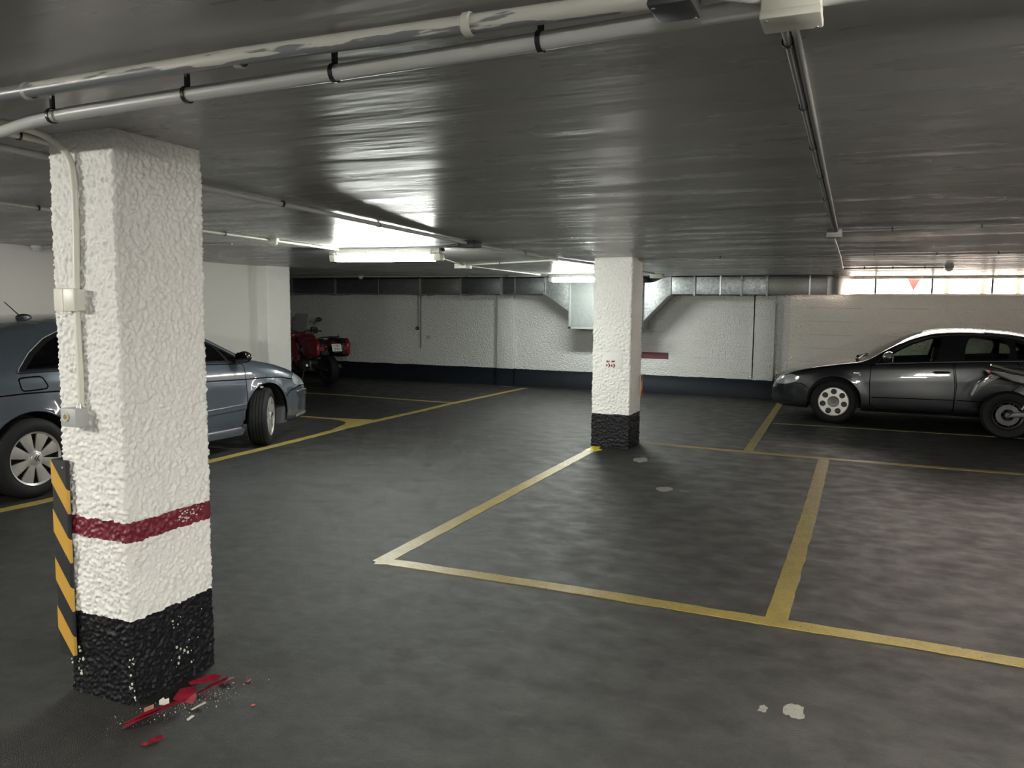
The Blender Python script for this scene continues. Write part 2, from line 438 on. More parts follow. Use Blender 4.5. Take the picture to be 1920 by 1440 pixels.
pt = B(); pt.slab([(-2.80, .935), (-2.575, .935), (-2.56, .99), (-2.57, 1.095), (-2.64, 1.125), (-2.78, 1.12), (-2.81, 1.03)], 9.0135, 9.03, .004)
pt.done('number_patch', mat('number_patch_paint', (.78, .775, .75), .6, bump=(60, .4, .003)), P2, world=True)
digits(P2, -2.758, .945, 9.0115, .082, (dig3, dig5), M_NUM)
Rwall = Matrix.Rotation(PI / 2, 4, 'X')
text_obj('number', '50', .10, mat('dark_stencil_paint', (.10, .06, .06), .6), bpy.data.objects['wall_back'], Matrix.Translation((-8.74, YB - .003, .955)) @ Rwall)

# red strip with dark edge on the back wall
s = B(); s.box(-3.98, -3.44, YB - .020, YB - .011, .663, .785, .002)
rs = s.done('painted_stripe', mat('dark_maroon', (.03, .008, .012), .5)); rs.parent = bpy.data.objects['wall_back']
rs['label'] = 'dark red stripe painted on the back wall'
s = B(); s.box(-3.965, -3.455, YB - .0215, YB - .015, .676, .772); s.done('stripe_fill', mat('stripe_red', (.085, .009, .019), .5), rs)

# ------------------------------------------------------------------ floor markings (parts of the floor)
def marking(name, pts, w, m, lab=None, z=.0035, jag=.006):
    """painted strip: centre line points, width(s)"""
    b = B(); bm = b.bm; P = [Vector((p[0], p[1], 0)) for p in pts]
    Q = [P[0]]
    for i in range(len(P) - 1):
        n = max(1, int((P[i + 1] - P[i]).length / .06))
        Q += [P[i].lerp(P[i + 1], (k + 1) / n) for k in range(n)]
    prev = None
    for i, p in enumerate(Q):
        t = (Q[min(i + 1, len(Q) - 1)] - Q[max(i - 1, 0)]).normalized(); nn = Vector((-t.y, t.x, 0))
        j1 = jag * noise.noise(p * 5) + jag * .7 * noise.noise(p * 25); j2 = jag * noise.noise(p * 5 + Vector((9, 9, 9))) + jag * .7 * noise.noise(p * 25 + Vector((4, 4, 4)))
        a = p + nn * (w / 2 + j1); c = p - nn * (w / 2 + j2)
        row = [bm.verts.new((a.x, a.y, 0)), bm.verts.new((a.x, a.y, z)), bm.verts.new((c.x, c.y, z)), bm.verts.new((c.x, c.y, 0))]
        if prev:
            for k in range(3): bm.faces.new((prev[k], prev[k + 1], row[k + 1], row[k]))
        prev = row
    o = b.done(name, m, floor, ang=30)
    if lab: o['label'] = lab
    return o
marking('parking_line', [(-6.19, 1.0), (-6.21, 4.06), (-6.18, 4.4), (-6.232, 6.34), (-6.25, 7.3), (-6.29, 8.1), (-6.345, 8.9), (-6.345, 9.54), (-6.33, 10.5), (-6.35, 11.8), (-6.30, 13.37), (-6.25, 14.86)], .115, M_YEL)
marking('parking_line', [(-11.5, 12.09), (-9.46, 12.08), (-8.6, 12.09), (-7.5, 12.03), (-6.40, 11.99)], .085, M_YEL)
marking('parking_line', [(-8.3, 9.47), (-7.43, 9.48), (-7.1, 9.49)], .085, M_YEL)
b = B(); b.slab([(-7.14, 9.45), (-7.14, 9.535), (-6.75, 9.60), (-6.40, 9.66), (-6.38, 9.2), (-6.39, 8.62), (-6.43, 8.75), (-6.52, 9.08), (-6.62, 9.27), (-6.85, 9.41)], 0, .0036, plane='xy')
o = b.done('line_corner', M_YEL, floor)
marking('parking_line', [(-2.79, 4.25), (-2.83, 8.72)], .115, M_YEL)
b = B(); b.slab([(-2.90, 8.70), (-2.76, 8.68), (-2.72, 8.80), (-2.78, 8.86), (-2.80, 8.98), (-2.91, 8.99), (-2.89, 8.86)], 0, .0042, plane='xy')
b.done('line_end', M_YELNEW, floor)['label'] = 'patch of brighter yellow paint at the foot of the pillar'
marking('parking_line', [(-2.82, 4.255), (-2.74, 4.285), (-1.57, 4.31), (-.40, 4.30), (.26, 4.305), (.76, 4.285), (2.4, 4.28), (5.0, 4.26)], .11, M_YEL, z=.0037)
marking('parking_line', [(-.36, 4.30), (-.34, 6.8), (-.348, 9.34)], .115, M_YEL, z=.0039)
marking('parking_line', [(-2.42, 9.50), (-1.4, 9.45), (-.37, 9.40), (1.54, 9.395), (5.0, 9.37)], .10, M_YEL, z=.0037)
marking('parking_line', [(-1.175, 9.46), (-1.23, 11.8), (-1.31, 14.86)], .105, M_YEL, z=.0039)
marking('parking_line', [(-1.15, 11.99), (-.43, 12.05), (.2, 12.05), (1.95, 12.085), (5, 12.1)], .06, mat('worn_yellow_paint', (.30, .24, .07), .5, var=(5, .0), color2=(.10, .09, .055)), 'thin worn yellow line')
m_patch = mat('pale_floor_patch', (.25, .245, .22), .6, var=(30, .3))
def blob(name, c, rx, ry, m, seed, z=.004, parent=None, n=18):
    b = B(); r = random.Random(seed)
    pts = [(c[0] + rx * (.8 + .5 * noise.noise(Vector((math.cos(2 * PI * k / n) * 1.6, math.sin(2 * PI * k / n) * 1.6, seed * 1.7)))) * math.cos(2 * PI * k / n), c[1] + ry * (.8 + .5 * noise.noise(Vector((math.cos(2 * PI * k / n) * 1.6, math.sin(2 * PI * k / n) * 1.6, seed * 2.3)))) * math.sin(2 * PI * k / n)) for k in range(n)]
    b.slab(pts, 0, z, plane='xy'); return b.done(name, m, floor if parent is None else parent)
for i, (x, y, rx, ry) in enumerate([(-2.17, 8.40, .10, .17), (-1.60, 7.12, .085, .11), (-1.43, 7.14, .05, .03), (-.315, 3.32, .022, .04), (-.19, 3.35, .055, .09)]):
    blob('floor_patch', (x, y), rx, ry, m_patch, 30 + i, .0028)['label'] = 'pale worn patch on the dark floor'
for i, (x, y, rx, ry) in enumerate([(-3.3, 2.55, .03, .05), (-6.6, 13.6, .12, .03), (-7.4, 14.3, .16, .04), (-9.1, 13.3, .12, .03), (-1.6, 11.2, .07, .05), (-1.2, 10.9, .05, .03), (-.2, 10.9, .10, .03), (-6.7, 14.95, .3, .05), (-4.3, 9.1, .03, .05), (-4.0, 8.3, .03, .03)]):
    blob('floor_fleck', (x, y), rx * .6, ry * .6, m_patch, 60 + i, .0025)

# ------------------------------------------------------------------ conduits on the ceiling
def conduit(label, path, r, m, clips=(), rb=.06, clipm=None, cat='pipe', group=None, name='conduit'):
    """clips: list of (point, direction)"""
    p0 = Vector(path[0])
    th = thing(name, label, cat, p0, 0, group)
    b = B(); b.tube(bend(path, rb), r, 12); b.done('pipe', m, th, world=True, ang=60)
    for (c, d) in clips:
        c = Vector(c); d = Vector(d).normalized(); k = B()
        k.lathe([(r + .0005, -.006), (r + .004, -.006), (r + .004, .006), (r + .0005, .006)], (0, 0, 0), 'x', 14)
        up = Vector((0, 0, 1)); s_ = d.cross(up).normalized()
        mt = Matrix(((d.x, s_.x, up.x, c.x), (d.y, s_.y, up.y, c.y), (d.z, s_.z, up.z, c.z), (0, 0, 0, 1)))
        k.box(-.006, .006, -.006, .006, r, max(r + .004, ceil_z(c.y) - c.z + .002) if abs(d.z) < .5 else r + .01)
        k.xf(mt); k.done('clip', clipm or M_BLACK, th, world=True)
    return th
def peel_mat():
    m = mat('peeling_pipe_paint', (.26, .275, .28), .35)
    nt = m.node_tree; n = nt.nodes; l = nt.links; bs = n['Principled BSDF']
    tc = n.new('ShaderNodeTexCoord'); sp = n.new('ShaderNodeSeparateXYZ'); l.new(tc.outputs['Object'], sp.inputs[0])
    mp = n.new('ShaderNodeMapping'); mp.inputs['Scale'].default_value = (1.6, 14, 14); l.new(tc.outputs['Object'], mp.inputs[0])
    t = n.new('ShaderNodeTexNoise'); t.inputs['Scale'].default_value = 2.4; t.inputs['Detail'].default_value = 6; l.new(mp.outputs[0], t.inputs['Vector'])
    a = n.new('ShaderNodeMath'); a.operation = 'MULTIPLY_ADD'; a.inputs[1].default_value = .13; l.new(sp.outputs['X'], a.inputs[0]); l.new(t.outputs['Fac'], a.inputs[2])
    a2 = n.new('ShaderNodeMath'); a2.operation = 'MULTIPLY_ADD'; a2.inputs[1].default_value = 6.0; a2.inputs[2].default_value = -.32; l.new(sp.outputs['Z'], a2.inputs[0])
    a3 = n.new('ShaderNodeMath'); a3.operation = 'ADD'; l.new(a.outputs[0], a3.inputs[0]); l.new(a2.outputs[0], a3.inputs[1]); a = a3
    r = n.new('ShaderNodeMapRange'); r.inputs[1].default_value = .54; r.inputs[2].default_value = .57; l.new(a.outputs[0], r.inputs[0])
    mx = n.new('ShaderNodeMix'); mx.data_type = 'RGBA'; mx.inputs['A'].default_value = (.22, .235, .245, 1); mx.inputs['B'].default_value = (.66, .65, .60, 1)
    l.new(r.outputs[0], mx.inputs['Factor']); l.new(mx.outputs['Result'], bs.inputs['Base Color'])
    return m
zc = ceil_z
X = (1, 0, 0); Yd = (0, 1, 0)
cA = conduit('thick pipe with peeling white paint across the near ceiling', [(-2.62, 1.70, 2.288), (-4.5, 1.72, 2.288)][::-1] + [(-1.5, 1.675, 2.288), (-.86, 1.69, 2.288), (-.40, 1.70, 2.288)], .0215, peel_mat(), rb=.02)
for x in (-2.36, -1.53, -.86):
    k = B(); k.lathe([(.0225, -.012), (.027, -.008), (.027, .008), (.0225, .012)], (x, 1.69 if x > -2 else 1.70, 2.288), 'x', 16)
    k.done('collar', M_GREY if x < -1 else M_WHITEPIPE, cA, world=True)
conduit('light grey pipe with black clips beside the peeling pipe, bending left at its end', [(-4.2, 2.02, 2.258), (-2.95, 1.98, 2.258), (-2.55, 1.865, 2.258), (-1.86, 1.835, 2.262), (-1.32, 1.815, 2.262), (-.72, 1.785, 2.262), (-.20, 1.75, 2.262)], .0215, M_PIPE,
   [((-2.47, 1.857, 2.258), X), ((-1.86, 1.835, 2.262), X), ((-1.32, 1.815, 2.262), X), ((-.72, 1.785, 2.262), X)], .25)
conduit('short light grey pipe leaving the cream box to the right at the top edge', [(-.12, 1.75, 2.264), (.9, 1.74, 2.264), (2.5, 1.72, 2.264)], .019, M_PIPE, [((.07, 1.748, 2.264), X)], .1)
# boxes hung under those pipes
def jbox(name, label, x0, x1, y0, y1, z0, z1, m, cat='junction box', lid=True, bev=.004, world=None):
    th = thing(name, label, cat, ((x0 + x1) / 2, (y0 + y1) / 2, z0))
    b = B(); b.box(x0, x1, y0, y1, z0 + (.016 if lid else 0), z1, bev); b.done('box_body', m, th, world=True)
    if lid:
        b = B(); b.box(x0 - .002, x1 + .002, y0 - .002, y1 + .002, z0, z0 + .018, bev); b.done('lid', m, th, world=True)
        for (a, c) in ((x0 + .010, y0 + .010), (x1 - .010, y1 - .010)):
            b = B(); b.cyl((a, c, z0 + .001), (a, c, z0 - .0015), .004, 10); b.done('screw', M_STEEL, th, world=True)
    return th
jbox('junction_box', 'dark grey box hung under the thick peeling pipe', -.412, -.328, 1.562, 1.665, 2.222, 2.275, mat('dark_grey_box', (.05, .052, .055), .45), bev=.008)
jbox('junction_box', 'large cream junction box at the top edge of the photo', -.217, -.107, 1.685, 1.775, 2.212, 2.33, mat('cream_box', (.60, .59, .52), .45))
k = thing('cable_gland', 'short grey gland between the dark box and the cream box', 'pipe', (-.33, 1.615, 2.262))
b = B(); b.tube([(-.33, 1.615, 2.262), (-.222, 1.70, 2.262)], .016, 14); b.done('gland_body', M_GREY, k, world=True)

# pair of thin pipes running away on the right
for i, dx in enumerate((0, .022)):
    ys_ = [2.10, 3.8, 6.62]
    x0 = -.205 + dx
    conduit(['left one of the two thin grey pipes running from the cream box into the depth', 'right one of the two thin grey pipes running from the cream box into the depth'][i],
        [(x0 + .012, 1.775, 2.262), (x0 + .006, 1.9, 2.28), (x0, 2.08, zc(2.08) - .014), (x0 - .02, 3.8, zc(3.8) - .014), (x0 - .045, 6.60, zc(6.6) - .014)], .0105, M_DULL,
        [((x0 - .001 - .02 * (y - 2) / 1.8, y, zc(y) - .014), Yd) for y in ((2.14, 2.78, 3.44, 4.13, 4.89, 5.63) if i == 0 else ())], .05)
jbox('junction_box', 'small grey box where the thin pipe branches right, upper right ceiling', -.305, -.195, 6.64, 6.78, zc(6.7) - .058, zc(6.7) + .004, mat('dull_box', (.24, .24, .225), .45))
conduit('thin pipe running on from the branch box to the corner near the street window', [(-.262, 6.78, zc(6.8) - .032), (-.27, 8.9, zc(8.9) - .032), (-.315, 11.75, zc(11) - .026), (-.31, 11.90, zc(11) - .022), (-.2, 11.915, zc(11) - .018), (.90, 11.925, zc(11) - .018)], .0105, mat('pale_conduit', (.66, .66, .64), .35), [((x, 11.92, zc(11) - .018), X) for x in (-.05, .3, .68)], .06)
conduit('thin pipe running right from the branch box along the ceiling', [(-.195, 6.70, zc(6.7) - .012), (1.0, 6.55, zc(6.6) - .012), (4.5, 6.4, zc(6.4) - .012)], .008, M_DULL, [((.15, 6.655, zc(6.6) - .012), X), ((.72, 6.585, zc(6.6) - .012), X)], .05)
conduit('thin pipe crossing the ceiling behind the middle pillar to the right', [(-2.50, 9.27, zc(9.3) - .014), (-.15, 9.08, zc(9.1) - .014), (1.4, 9.10, zc(9.1) - .014), (5.0, 9.1, zc(9.1) - .014)], .009, M_DULL, [((x, 9.09, zc(9.1) - .014), X) for x in (-1.5, .05, .62, 1.15)], .05)
conduit('white pipe crossing from the small white box to the middle pillar', [(-5.04, 9.90, zc(9.9) - .014), (-3.43, 9.12, zc(9.1) - .014)], .011, M_WHITEPIPE, [((-4.4, 9.588, zc(9.6) - .014), (.9, -.44, 0))], .05)
# left side
conduit('long grey pipe running from beside the near pillar towards the middle pillar', [(-3.36, 2.07, zc(2.07) - .020), (-3.36, 2.3, zc(2.3) - .020), (-3.34, 3.4, zc(3.4) - .020), (-3.38, 4.6, zc(4.6) - .020), (-3.44, 6.72, zc(6.72) - .020)], .016, M_PIPE, [((-3.35, 4.05, zc(4) - .02), Yd), ((-3.40, 5.2, zc(5.2) - .02), Yd)], .1)
conduit('second length of the grey pipe, between the dark box and the middle pillar', [(-3.45, 6.90, zc(6.9) - .020), (-3.36, 8.6, zc(8.6) - .020), (-3.24, 9.9, zc(9.9) - .020), (-3.2, 13.0, zc(13) - .02)], .014, M_PIPE, [((-3.38, 8.0, zc(8) - .02), Yd)], .1)
jbox('junction_box', 'small dark junction box to the right of the nearer strip light', -3.53, -3.36, 6.72, 6.90, zc(6.8) - .058, zc(6.8) + .003, mat('dark_box', (.03, .032, .034), .45))
conduit('short black pipe between the dark box and the nearer strip light', [(-3.53, 6.83, zc(6.8) - .022), (-3.92, 7.0, zc(7) - .03)], .012, M_BLACK, (), .05)
conduit('white pipe along the left ceiling leading to the nearer strip light', [(-5.13, 1.0, zc(1) - .016), (-5.13, 3.6, zc(3.6) - .016), (-5.15, 6.02, zc(6) - .016)], .012, M_WHITEPIPE, [((-5.13, 3.72, zc(3.7) - .016), Yd), ((-5.14, 5.45, zc(5.4) - .016), Yd)], .1)
conduit('last short stretch of white pipe before the nearer strip light', [(-5.15, 6.15, zc(6.1) - .016), (-5.12, 7.06, zc(7) - .02)], .012, M_WHITEPIPE, (), .1)
def sensor(label, c):
    th = thing('sensor', label, 'sensor', c)
    b = B(); b.lathe([(0, 0), (.055, 0), (.055, -.018), (.047, -.028), (0, -.028)], (0, 0, 0), 'z', 20, close=False); b.done('sensor_base', mat('sensor_white', (.62, .62, .58), .4), th)
    b = B(); b.lathe([(.040, -.028), (.046, -.040), (.036, -.056), (.018, -.064), (0, -.065)], (0, 0, 0), 'z', 20, close=False); b.done('sensor_head', mat('sensor_white', (.62, .62, .58), .4), th)
    return th
sensor('small round white detector on the white pipe left of the nearer strip light', (-5.15, 6.08, zc(6.08)))
sensor('small white detector above the blue-grey car at the left wall', (-8.36, 6.02, zc(6.0)))
sensor('small round detector on the far left ceiling before the duct', (-9.2, 13.42, zc(13)))
sensor('grey round detector on the ceiling before the street window', (.965, 11.93, zc(12)))
conduit('thin pipe along the ceiling at the left wall from the detector', [(-8.30, 6.05, zc(6) - .012), (-7.2, 6.2, zc(6) - .012), (-5.9, 6.35, zc(6) - .012)], .008, M_GREY, [((-7.6, 6.14, zc(6) - .012), X)], .05)
conduit('thin grey pipe along the far left ceiling in front of the duct', [(-12.9, 13.2, zc(13) - .012), (-10.8, 13.42, zc(13) - .012), (-9.2, 13.5, zc(13) - .012), (-5.55, 13.9, zc(13) - .012)], .009, M_GREY, [((x, 13.5 + (x + 9.2) * .1, zc(13) - .012), X) for x in (-8.0, -7.0, -6.2)], .05)
conduit('grey pipe close beside the left face of the near pillar', [(-3.065, 2.02, zc(2) - .018), (-3.075, 2.35, zc(2.35) - .018), (-3.075, 2.62, zc(2.6) - .018)], .014, M_WHITEPIPE, [((-3.073, 2.16, zc(2.1) - .018), Yd)], .1)
conduit('white pipe running on from the nearer strip light to the farther one', [(-4.62, 7.36, zc(7.3) - .018), (-4.72, 8.7, zc(8.7) - .016), (-5.08, 9.84, zc(9.8) - .016)], .011, M_WHITEPIPE, (), .1)
conduit('white pipe from the small white box to the farther strip light', [(-5.13, 10.02, zc(10) - .016), (-5.30, 13.25, zc(14) - .016)], .011, M_WHITEPIPE, [((-5.2, 10.9, zc(11) - .016), Yd), ((-5.28, 12.4, zc(12) - .016), Yd)], .1)
jbox('junction_box', 'small white junction box on the ceiling right of the nearer strip light', -5.21, -5.03, 9.84, 10.02, zc(9.9) - .06, zc(9.4) + .003, mat('white_box', (.70, .69, .64), .45))
jbox('junction_box', 'small grey box on the ceiling behind the middle pillar, right of the farther strip light', -3.42, -3.20, 13.6, 13.75, zc(14) - .07, zc(14) + .003, mat('white_box', (.70, .69, .64), .45))

# conduit, box and light switch on the near pillar
yc = 2.252 - .016
conduit('cream conduit bending from the ceiling down the near pillar to the box', [(-2.93, 1.76, zc(1.8) - .0145), (-2.945, 1.98, zc(2) - .0145), (-2.94, 2.16, 2.302), (-2.885, yc, 2.23), (-2.868, yc, 2.10), (-2.870, yc, 1.97), (-2.881, yc, 1.695)], .0135, M_WHITEPIPE, (), .09)
jb = thing('junction_box', 'cream square box on the near pillar above the switch', 'junction box', (-2.908, yc, 1.665))
b = B(); b.box(-2.963, -2.850, yc - .026, yc + .016, 1.617, 1.702, .004); b.done('box_body', M_WHITEPIPE, jb, world=True)
b = B(); b.box(-2.966, -2.847, yc - .040, yc - .024, 1.614, 1.705, .005); b.box(-2.918, -2.910, yc - .042, yc - .039, 1.618, 1.701); b.done('lid', M_WHITEPIPE, jb, world=True)
conduit('cream conduit between the box and the switch on the near pillar', [(-2.884, yc, 1.62), (-2.884, yc, 1.49), (-2.880, yc, 1.36), (-2.884, yc, 1.232)], .0125, M_WHITEPIPE, (), .1)
for z in (1.86, 1.47, 1.36):
    pass
cl = thing('light_switch', 'grey light switch box with a brass-coloured centre on the near pillar', 'light switch', (-2.903, yc, 1.19))
m_sw = mat('switch_grey', (.40, .41, .41), .45)
b = B(); b.box(-2.950, -2.862, yc - .045, yc + .016, 1.152, 1.226, .004); b.done('switch_body', m_sw, cl, world=True)
b = B(); b.cyl((-2.884, yc - .008, 1.222), (-2.884, yc - .008, 1.243), .014, 14, .011); b.done('cable_gland', M_STEEL, cl, world=True)
b = B(); b.lathe([(.011, 0), (.017, 0), (.017, -.005), (.011, -.005)], (-2.916, yc - .045, 1.192), 'y', 18); b.done('switch_ring', mat('switch_ring', (.50, .51, .50), .4), cl, world=True)
b = B(); b.lathe([(0, -.004), (.0105, -.004), (.0105, .004), (0, .004)], (-2.916, yc - .045, 1.192), 'y', 16, close=False); b.done('switch_button', mat('brass', (.40, .28, .08), .35, metal=.7), cl, world=True)

# ------------------------------------------------------------------ striped corner guard
def guard(label, xc, y0, zb, zt, w, period, m_a, m_b, n, name='corner_guard', z_first=0.0, cat='corner guard'):
    th = thing(name, label, cat, (xc, y0, zb))
    t = .014; s = .115                                   # thickness, drop of a stripe across the leg
    x0, x1 = xc, xc + w
    b = B(); b.slab([(x0, y0 + .10), (x0, y0 - .002), (x0 + .004, y0 - t), (x1 - .006, y0 - t), (x1, y0 - t + .006), (x1, y0), (x0 + t, y0), (x0 + t, y0 + .10)], zb, zt, plane='xy')
    b.done('guard_body', m_b, th, world=True)
    for k in range(n):
        za = zt - z_first - k * period; zl = za - period * .46
        pts = [(x0 + .001, za), (x0 + .001, zl), (x1 - .007, zl - s), (x1 - .007, za - s)]
        pts = [(a, max(zb + .003, min(zt - .002, c))) for a, c in pts]
        b = B(); b.slab(pts, y0 - t - .002, y0 - t + .004)
        b.slab([(x1 - .007, max(zb + .003, za - s)), (x1 - .007, max(zb + .003, zl - s)), (x1 + .0015, max(zb + .003, zl - s - .012)), (x1 + .0015, max(zb + .003, za - s - .012))], y0 - t - .0015, y0 - .003)
        b.done('yellow_stripe' if m_a is not None and 'yellow' in m_a.name else 'red_stripe', m_a, th, world=True)
    for z in (zt - .03, zt - .40):
        b = B(); b.lathe([(0, -.003), (.0045, -.002), (.005, 0)], (x1 - .022, y0 - t - .0005, z), 'y', 10, close=False); b.done('screw', M_STEEL, th, world=True)
    return th
guard('black foam corner guard with yellow stripes on the near pillar', -3.072, 2.243, .165, 1.0, .092, .209, mat('yellow_foam', (.52, .30, .045), .55), mat('black_foam', (.016, .018, .021), .55), 4)
g = thing('corner_guard', 'red and white corner guard on the back edge of the middle pillar', 'corner guard', (-2.458, 9.44, .58))
b = B(); b.box(-2.462, -2.446, 9.42, 9.512, .58, .835, .004); b.done('guard_body', mat('peach_foam', (.62, .42, .30), .55), g, world=True)
b = B(); b.slab([(9.43, .582), (9.51, .582), (9.51, .665), (9.43, .63)], -2.447, -2.443, plane='yz'); b.done('red_stripe', mat('red_foam', (.45, .03, .03), .55), g, world=True)
b = B(); b.slab([(9.43, .75), (9.51, .80), (9.51, .833), (9.43, .833)], -2.447, -2.443, plane='yz'); b.done('red_stripe', mat('brown_foam', (.20, .08, .05), .55), g, world=True)

# ------------------------------------------------------------------ strip lights
def strip_light(label, x0, x1, y, dy, group=None, power=LAMP_FAR):
    L = x1 - x0; zt = zc(y); th = thing('strip_light', label, 'light', ((x0 + x1) / 2, y, zt), math.atan2(dy, L), group)
    h = L / 2
    b = B(); b.slab([(-.055, -.072), (-.070, -.060), (-.060, 0.004), (.060, .004), (.070, -.060), (.055, -.072)], -h, h, .004, plane='yz'); b.done('housing', mat('lamp_housing', (.52, .52, .50), .5), th)
    for k in range(4):
        xx = -h + L * (.07 + .285 * k)
        b = B(); b.box(xx - .012, xx + .012, -.076, .076, -.084, -.030, .003); b.done('clip', mat('lamp_clip', (.55, .55, .53), .4), th)
    b = B(); b.slab([(-.064, -.074), (-.060, -.120), (-.045, -.142), (.045, -.142), (.060, -.120), (.064, -.074)], -h + .075, h - .085, .004, plane='yz'); b.done('glowing_cover', emis('tube_light_%d' % int(power * 10), (.95, 1.0, .92) if power <= LAMP_FAR else (1.0, .97, .88), power), th)
    for (a, c) in ((-h - .006, -h + .0745), (h - .0845, h + .006)):
        b = B(); b.slab([(-.064, -.074), (-.060, -.120), (-.045, -.142), (.045, -.142), (.060, -.120), (.064, -.074)], a, c, .010, plane='yz'); b.done('cover_end', mat('lamp_cover_end', (.80, .80, .70), .25, coat=.5), th)
    for sx in (-1, 1):
        b = B(); b.tube([(sx * (h - .004), 0, -.03), (sx * (h + .03), 0, -.03)], .014, 12); b.done('cable_gland', M_BLACK, th)
    return th
strip_light('nearer glowing strip light on the ceiling, left of the middle pillar', -5.26, -3.98, 7.20, .10)
strip_light('farther glowing strip light, half hidden behind the middle pillar', -5.16, -3.88, 13.35, .0, power=LAMP_FAR * .8)
strip_light('strip light on the ceiling to the right of the camera, out of the photo', 0.75, 2.03, 1.35, .0, power=LAMP_RIGHT)
strip_light('strip light on the ceiling behind the camera on the left', -5.9, -4.62, -.3, .0, power=LAMP_NEAR)
strip_light('strip light on the ceiling far behind the camera', .3, 1.58, -5.6, .0, power=LAMP_NEAR)
strip_light('strip light on the ceiling behind the camera on the far right', 4.6, 5.88, -.3, .0, power=LAMP_NEAR)

# ------------------------------------------------------------------ air duct along the back wall
duct = thing('air_duct', 'long galvanised air duct with a large drop box along the back wall', 'duct', (-5.0, 14.7, 1.9))
yf, ybk, z0, z1 = 14.65, 15.19, 1.895, 2.205
def dsec(x0, x1, m):
    b = B(); b.box(x0 + .003, x1 - .003, yf, ybk, z0, z1, .003); b.done('duct_section', m, duct, world=True)
def seam(x, w=.030, za=z0, zb=z1, y=yf):
    b = B(); b.box(x - w / 2, x - .003, y - .022, ybk + .01, za - .022, min(zb + .012, 2.218)); b.box(x + .003, x + w / 2, y - .022, ybk + .01, za - .022, min(zb + .012, 2.218)); b.done('duct_flange', M_GALV, duct, world=True)
for a, c, m in ((-13.1, -11.9, M_GALVD), (-11.9, -10.72, M_GALVD), (-10.72, -8.57, M_GALVD), (-8.57, -7.62, mat('galvanised_brownish', (.25, .245, .235), .4, metal=.75, var=(18, .3))), (-7.62, -6.7, M_GALVD), (-6.7, -5.77, M_GALVD), (-3.30, -2.86, M_GALV), (-2.86, -2.03, M_GALV), (-2.03, -1.60, M_GALV)):
    dsec(a, c, m)
dsec(-1.60, -.62, mat('galvanised_plain', (.20, .195, .19), .42, metal=.7, var=(20, .2)))
for x in (-11.9, -10.72, -8.57, -7.62, -6.7, -5.765): seam(x, .022 if x < -6 else .03)
for x in (-3.30, -2.86, -2.03, -1.60): seam(x)
# curved end turning into the wall
b = B(); bm = b.bm; ring = []
for k in range(13):
    a = PI / 2 * k / 12
    ring.append((-.62 + .34 * math.sin(a), ybk - .0 - (ybk - yf) * math.cos(a)))
prev = None
pts = ring + [(-.62, ybk)]
b.slab(pts, z0, z1, plane='xy'); b.done('duct_end', mat('galvanised_end', (.30, .295, .285), .40, metal=.6, var=(20, .2)), duct, world=True, ang=50)
# tapers and drop box
b = B(); b.slab([(-5.765, z0), (-5.765, z1), (-5.24, z1), (-5.24, 1.545)], yf, ybk, .003); b.done('duct_taper', M_GALV, duct, world=True)
b = B(); b.slab([(-3.30, z0), (-3.30, z1), (-3.40, z1 - .005), (-3.62, z1 - .10), (-3.80, z1 - .10), (-3.80, 1.38)], yf, ybk, .003); b.done('duct_taper', M_GALV, duct, world=True)
b = B(); b.box(-5.24, -3.80, yf - .02, ybk, 1.235, z1, .004); b.done('drop_box', M_GALV, duct, world=True)
m_pan = mat('galvanised_panel', (.30, .325, .325), .55, metal=.25, var=(14, .18))
b = B(); b.box(-5.20, -3.84, yf - .028, yf - .018, 1.28, z1 - .03, .002); b.done('box_panel', m_pan, duct, world=True)
for (a, c, e, g_) in ((-5.245, -5.195, 1.225, z1), (-3.845, -3.795, 1.225, z1)):
    b = B(); b.box(a, c, yf - .05, yf - .018, e, g_, .004); b.done('box_edge', m_pan, duct, world=True)
b = B(); b.box(-5.245, -3.795, yf - .05, yf - .018, 1.222, 1.272, .004); b.done('box_edge', m_pan, duct, world=True)
for x in (-12.4, -9.6, -6.4, -2.4, -.9):
    b = B(); b.box(x - .012, x + .012, yf - .006, yf + .002, z0 - .012, 2.224); b.done('duct_hanger', M_STEEL, duct, world=True)

# conduits and knob on the back wall
conduit('dark pipe down the back wall to the right of the red motorcycle', [(-8.915, YB - .018, 2.15), (-8.915, YB - .018, .715)], .014, mat('dark_conduit', (.12, .125, .13), .4), (), .05)
conduit('thinner dark pipe beside the taller one, ending in a round knob', [(-8.985, YB - .016, 2.15), (-8.985, YB - .016, 1.17)], .010, mat('dark_conduit', (.12, .125, .13), .4), (), .05)
k = thing('light_switch', 'small round black switch at the foot of the thinner pipe on the back wall', 'light switch', (-9.0, YB - .03, 1.15))
b = B(); b.lathe([(0, -.045), (.030, -.040), (.040, -.010), (.040, .028)], (0, 0, 0), 'y', 18, close=False); b.done('switch_body', M_BLACK, k)
b = B(); b.lathe([(0, -.056), (.012, -.054), (.012, -.040)], (0, 0, 0), 'y', 12, close=False); b.done('switch_button', M_GREY, k)

